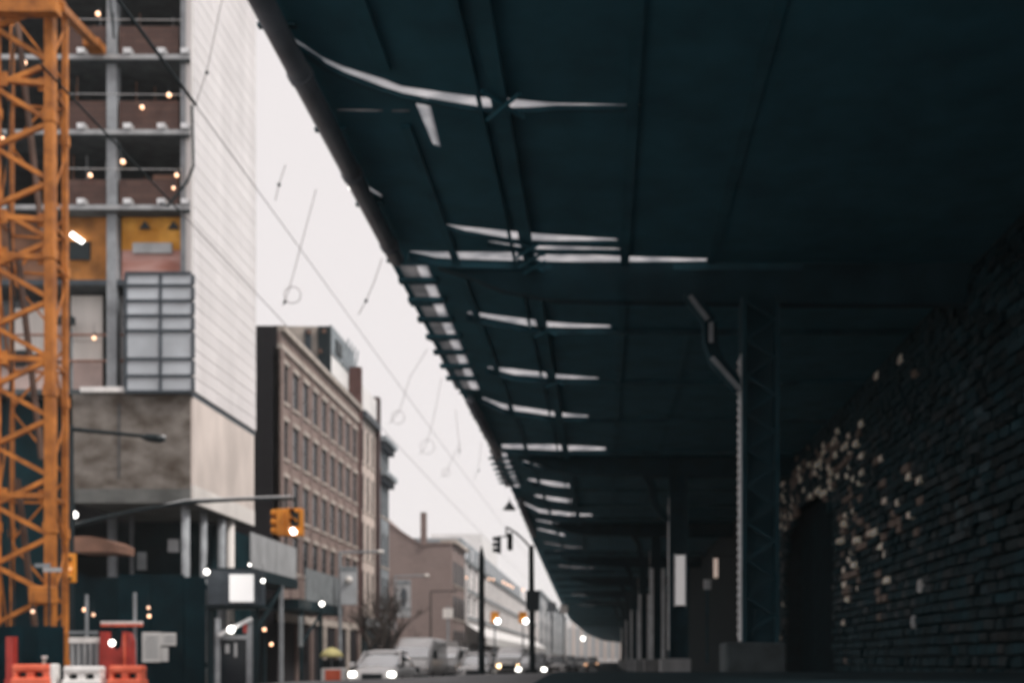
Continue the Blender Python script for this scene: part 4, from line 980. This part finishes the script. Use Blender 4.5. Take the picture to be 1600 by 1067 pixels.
# ------------------------------------------------------------------ vehicles
def ring_sec(y, wb, wt, z0, z1, n=14, e=.5):
    out = []
    for k in range(n):
        a = 2*math.pi*k/n; c, s_ = math.cos(a), math.sin(a)
        cx = math.copysign(abs(c)**e, c); sz = math.copysign(abs(s_)**e, s_)
        u = (sz+1)/2; out.append(Vector((cx*lerp(wb, wt, u), y, z0+(z1-z0)*u)))
    return out
def car(Y, px, label, paint, kind='suv', w_=1.86, lit=None, H=None, group='cars facing down the street'):
    loc = Vector((PX(px, Y), Y, .0)); t = thing('car' if kind == 'suv' else kind, label, 'car' if kind == 'suv' else kind, loc, group)
    hw = w_/2; A = lambda mb: mb
    def bld(mb, name, m, par, smooth=False):
        for i, p in enumerate(mb.v): mb.v[i] = p+loc
        return mb.build(name, m, par, smooth=smooth)
    if kind == 'suv':
        Hh = 1.62; Lc = 4.6
        b = MB().loft([ring_sec(0, hw*.8, hw*.75, .42, .82), ring_sec(.12, hw*.95, hw*.86, .34, .92), ring_sec(.6, hw, hw*.92, .3, 1.0), ring_sec(1.25, hw, hw*.94, .3, 1.08), ring_sec(3.9, hw, hw*.94, .3, 1.08), ring_sec(4.5, hw*.97, hw*.9, .36, 1.04), ring_sec(4.6, hw*.85, hw*.8, .45, .95)])
        body = bld(b, 'body', paint, t, True)
        cab = MB().loft([ring_sec(1.15, hw*.9, hw*.86, .98, 1.1), ring_sec(1.9, hw*.9, hw*.74, .98, 1.58), ring_sec(2.6, hw*.9, hw*.74, .98, Hh), ring_sec(3.9, hw*.9, hw*.72, .98, 1.56), ring_sec(4.4, hw*.88, hw*.78, .98, 1.15)])
        bld(cab, 'cabin', M['carglass'], t, True)
        rf = MB().loft([ring_sec(1.85, hw*.7, hw*.66, 1.52, 1.62, e=.8), ring_sec(2.6, hw*.76, hw*.68, 1.55, 1.69, e=.8), ring_sec(3.9, hw*.74, hw*.64, 1.52, 1.62, e=.8)])
        bld(rf, 'roof', paint, t, True)
        for s_ in (-1, 1):
            bld(MB().bar((s_*hw*.85, 1.25, 1.1), (s_*hw*.7, 1.95, 1.6), .07), 'pillar', paint, t)
            bld(MB().loft([ring_sec(1.35, .12, .12, 1.02, 1.2), ring_sec(1.5, .1, .1, 1.03, 1.19)]) if False else MB().cbox(s_*(hw+.11)-.11, s_*(hw+.11)+.11, 1.4, 1.52, 1.02, 1.2, .03), 'mirror', paint, t)
            hl = MB().cbox(s_*hw*.76-.15, s_*hw*.76+.15, -.05, .12, .66, .86, .07)
            bld(hl, 'headlight', lit or M['chrome'], t)
        bld(MB().box(-hw*.4, hw*.4, -.03, .06, .55, .78), 'grille', M['black'], t); bld(MB().box(-.26, .26, -.06, -.031, .44, .55), 'licence_plate', M['whitep'], t)
        bld(MB().cbox(-hw*.86, hw*.86, -.05, .3, .3, .44, .05), 'bumper', M['black'], t)
        wy = (.95, 3.7)
    else:
        Hh = H or 2.4; Lc = 6
        b = MB().loft([ring_sec(0, hw*.9, hw*.86, .45, 1.1, e=.35), ring_sec(.5, hw, hw*.95, .4, 1.35, e=.35), ring_sec(1.3, hw, hw*.92, .4, Hh*.82, e=.3), ring_sec(2.0, hw, hw*.94, .4, Hh, e=.28), ring_sec(Lc, hw, hw*.94, .4, Hh, e=.28)])
        body = bld(b, 'body', paint, t, True)
        bld(MB().prism([(-hw*.82, .46, 1.38), (hw*.82, .46, 1.38), (hw*.76, 1.18, Hh*.8), (-hw*.76, 1.18, Hh*.8)], (0, -.03, .02)), 'windscreen', M['carglass'], t)
        bld(MB().box(-hw*.5, hw*.5, -.04, .03, .68, .95), 'grille', M['black'], t); bld(MB().cbox(-hw*.95, hw*.95, -.08, .2, .38, .58, .05), 'bumper', M['black'], t)
        for s_ in (-1, 1):
            bld(MB().cbox(s_*hw*.76-.17, s_*hw*.76+.17, -.06, .15, .78, 1.0, .04), 'headlight', lit or M['chrome'], t)
            bld(MB().cbox(s_*(hw+.14)-.09, s_*(hw+.14)+.09, .7, .82, 1.35, 1.75, .03), 'mirror', M['black'], t)
        wy = (1.0, 4.6)
    for y in wy:
        for s_ in (-1, 1):
            wh = bld(MB().tube((s_*(hw-.22), y, .35), (s_*(hw+.0), y, .35), .35, 16), 'wheel', M['tyre'], t)
            bld(MB().tube((s_*(hw-.02), y, .35), (s_*(hw+.015), y, .35), .2, 10), 'rim', M['chrome'], wh)
    return t
car(40, 581, 'white car with both headlights glowing, nearest in the street', M['carw'], lit=M['lit'], w_=1.9)
car(52, 640, 'white van with dark flank standing close behind the white car', M['carw'], 'van', 1.95, group='vans in the street')
car(58, 686, 'white van behind the grey one, in the middle of the street', M['carw'], 'van', 1.9, H=2.0, group='vans in the street')
car(54, 739, 'white car half hidden behind the black tapered post', M['carw'], w_=1.8)
car(72, 795, 'white truck with two warm headlights between the black posts', M['carw'], 'truck', 1.95, lit=M['warmlit'], H=2.15, group='vans in the street')
car(60, 830, 'pale car with a lit headlight right behind the black signal post', M['carg'], lit=M['lit'])
car(74, 866, 'white car parked close under the viaduct edge', M['carw'], w_=1.9)
car(64, 716, 'dark car between the white van and the black tapered post', M['card'], w_=1.8)
car(84, 846, 'dark car half hidden by the black signal post, before the white parked one', M['card'], w_=1.85)
car(95, 885, 'silver car under the viaduct edge beyond the white parked one', M['carg'], w_=1.85)
car(120, 905, 'small pale car far down the street by the viaduct end', M['carw'], lit=M['dimbulb'])
car(150, 925, 'second far car, further and nearer the viaduct end', M['carg'], lit=M['dimbulb'])
t = thing('food_stall', 'white roofed stall with a fringed awning behind the white van', 'stall', P(690, 1090, 66))
MB().pbox(662, 716, 1001, 1011, 66, 2.4).build('stall_roof', M['whitep'], t)
for k in range(9): MB().pbox(662+k*6, 667.4+k*6, 1011.2, 1016, 66, .05).build('awning_flap', M['pinkwall'] if k % 2 else M['whitep'], t)
MB().pbox(664, 666, 1016.2, 1090, 66.1, .1).pbox(712, 714, 1016.2, 1090, 66.1, .1).build('stall_post', M['colsteel'], t); MB().pbox(666, 712, 1040, 1090, 66.2, 1).build('counter', M['slate'], t)
t = thing('vendor_umbrella', 'pale yellow vendor umbrella open over the pavement', 'umbrella', P(518, 1080, 50))
um = P(518, 1026, 50); MB().lathe(um, [(.56, 0), (.5, .16), (.34, .32), (.12, .42), (.02, .45)], 12).build('canopy', M['umb'], t, smooth=True); MB().tube(um+Vector((0, 0, .4)), Vector((um.x, um.y, .13)), .025, 6).build('pole', M['colsteel'], t)
t = thing('vendor_cart', 'dark vendor cart with a red cooler front under the yellow umbrella', 'cart', P(522, 1085, 50.3))
MB().pbox(503, 530, 1030, 1046, 50.3, .8).build('cart_body', M['black'], t); MB().cbox(PX(504, 50), PX(541, 50), 49.7, 50.2, PZ(1066, 50), PZ(1043, 50), .04).build('cooler', M['whitep'], t); MB().pbox(508, 532, 1046, 1063, 49.66, .03).build('cooler_front', M['red'], t)
for px in (508, 534): MB().tube(P(px, 1070, 50), P(px, 1070, 50.2), .18, 12).build('wheel', M['tyre'], t)

# ------------------------------------------------------------------ thin street haze
hm = bpy.data.materials.new('haze'); hm.use_nodes = True; t = hm.node_tree; t.nodes.clear()
vo = t.nodes.new('ShaderNodeVolumePrincipled'); ou = t.nodes.new('ShaderNodeOutputMaterial')
vo.inputs['Color'].default_value = (.97, 1, 1, 1); vo.inputs['Density'].default_value = HAZE; vo.inputs['Anisotropy'].default_value = 0
t.links.new(vo.outputs[0], ou.inputs['Volume']); hm.cycles.homogeneous_volume = True
MB().box(-310, 310, -70, 760, -1.1, 36).build('haze', hm, kind='stuff')
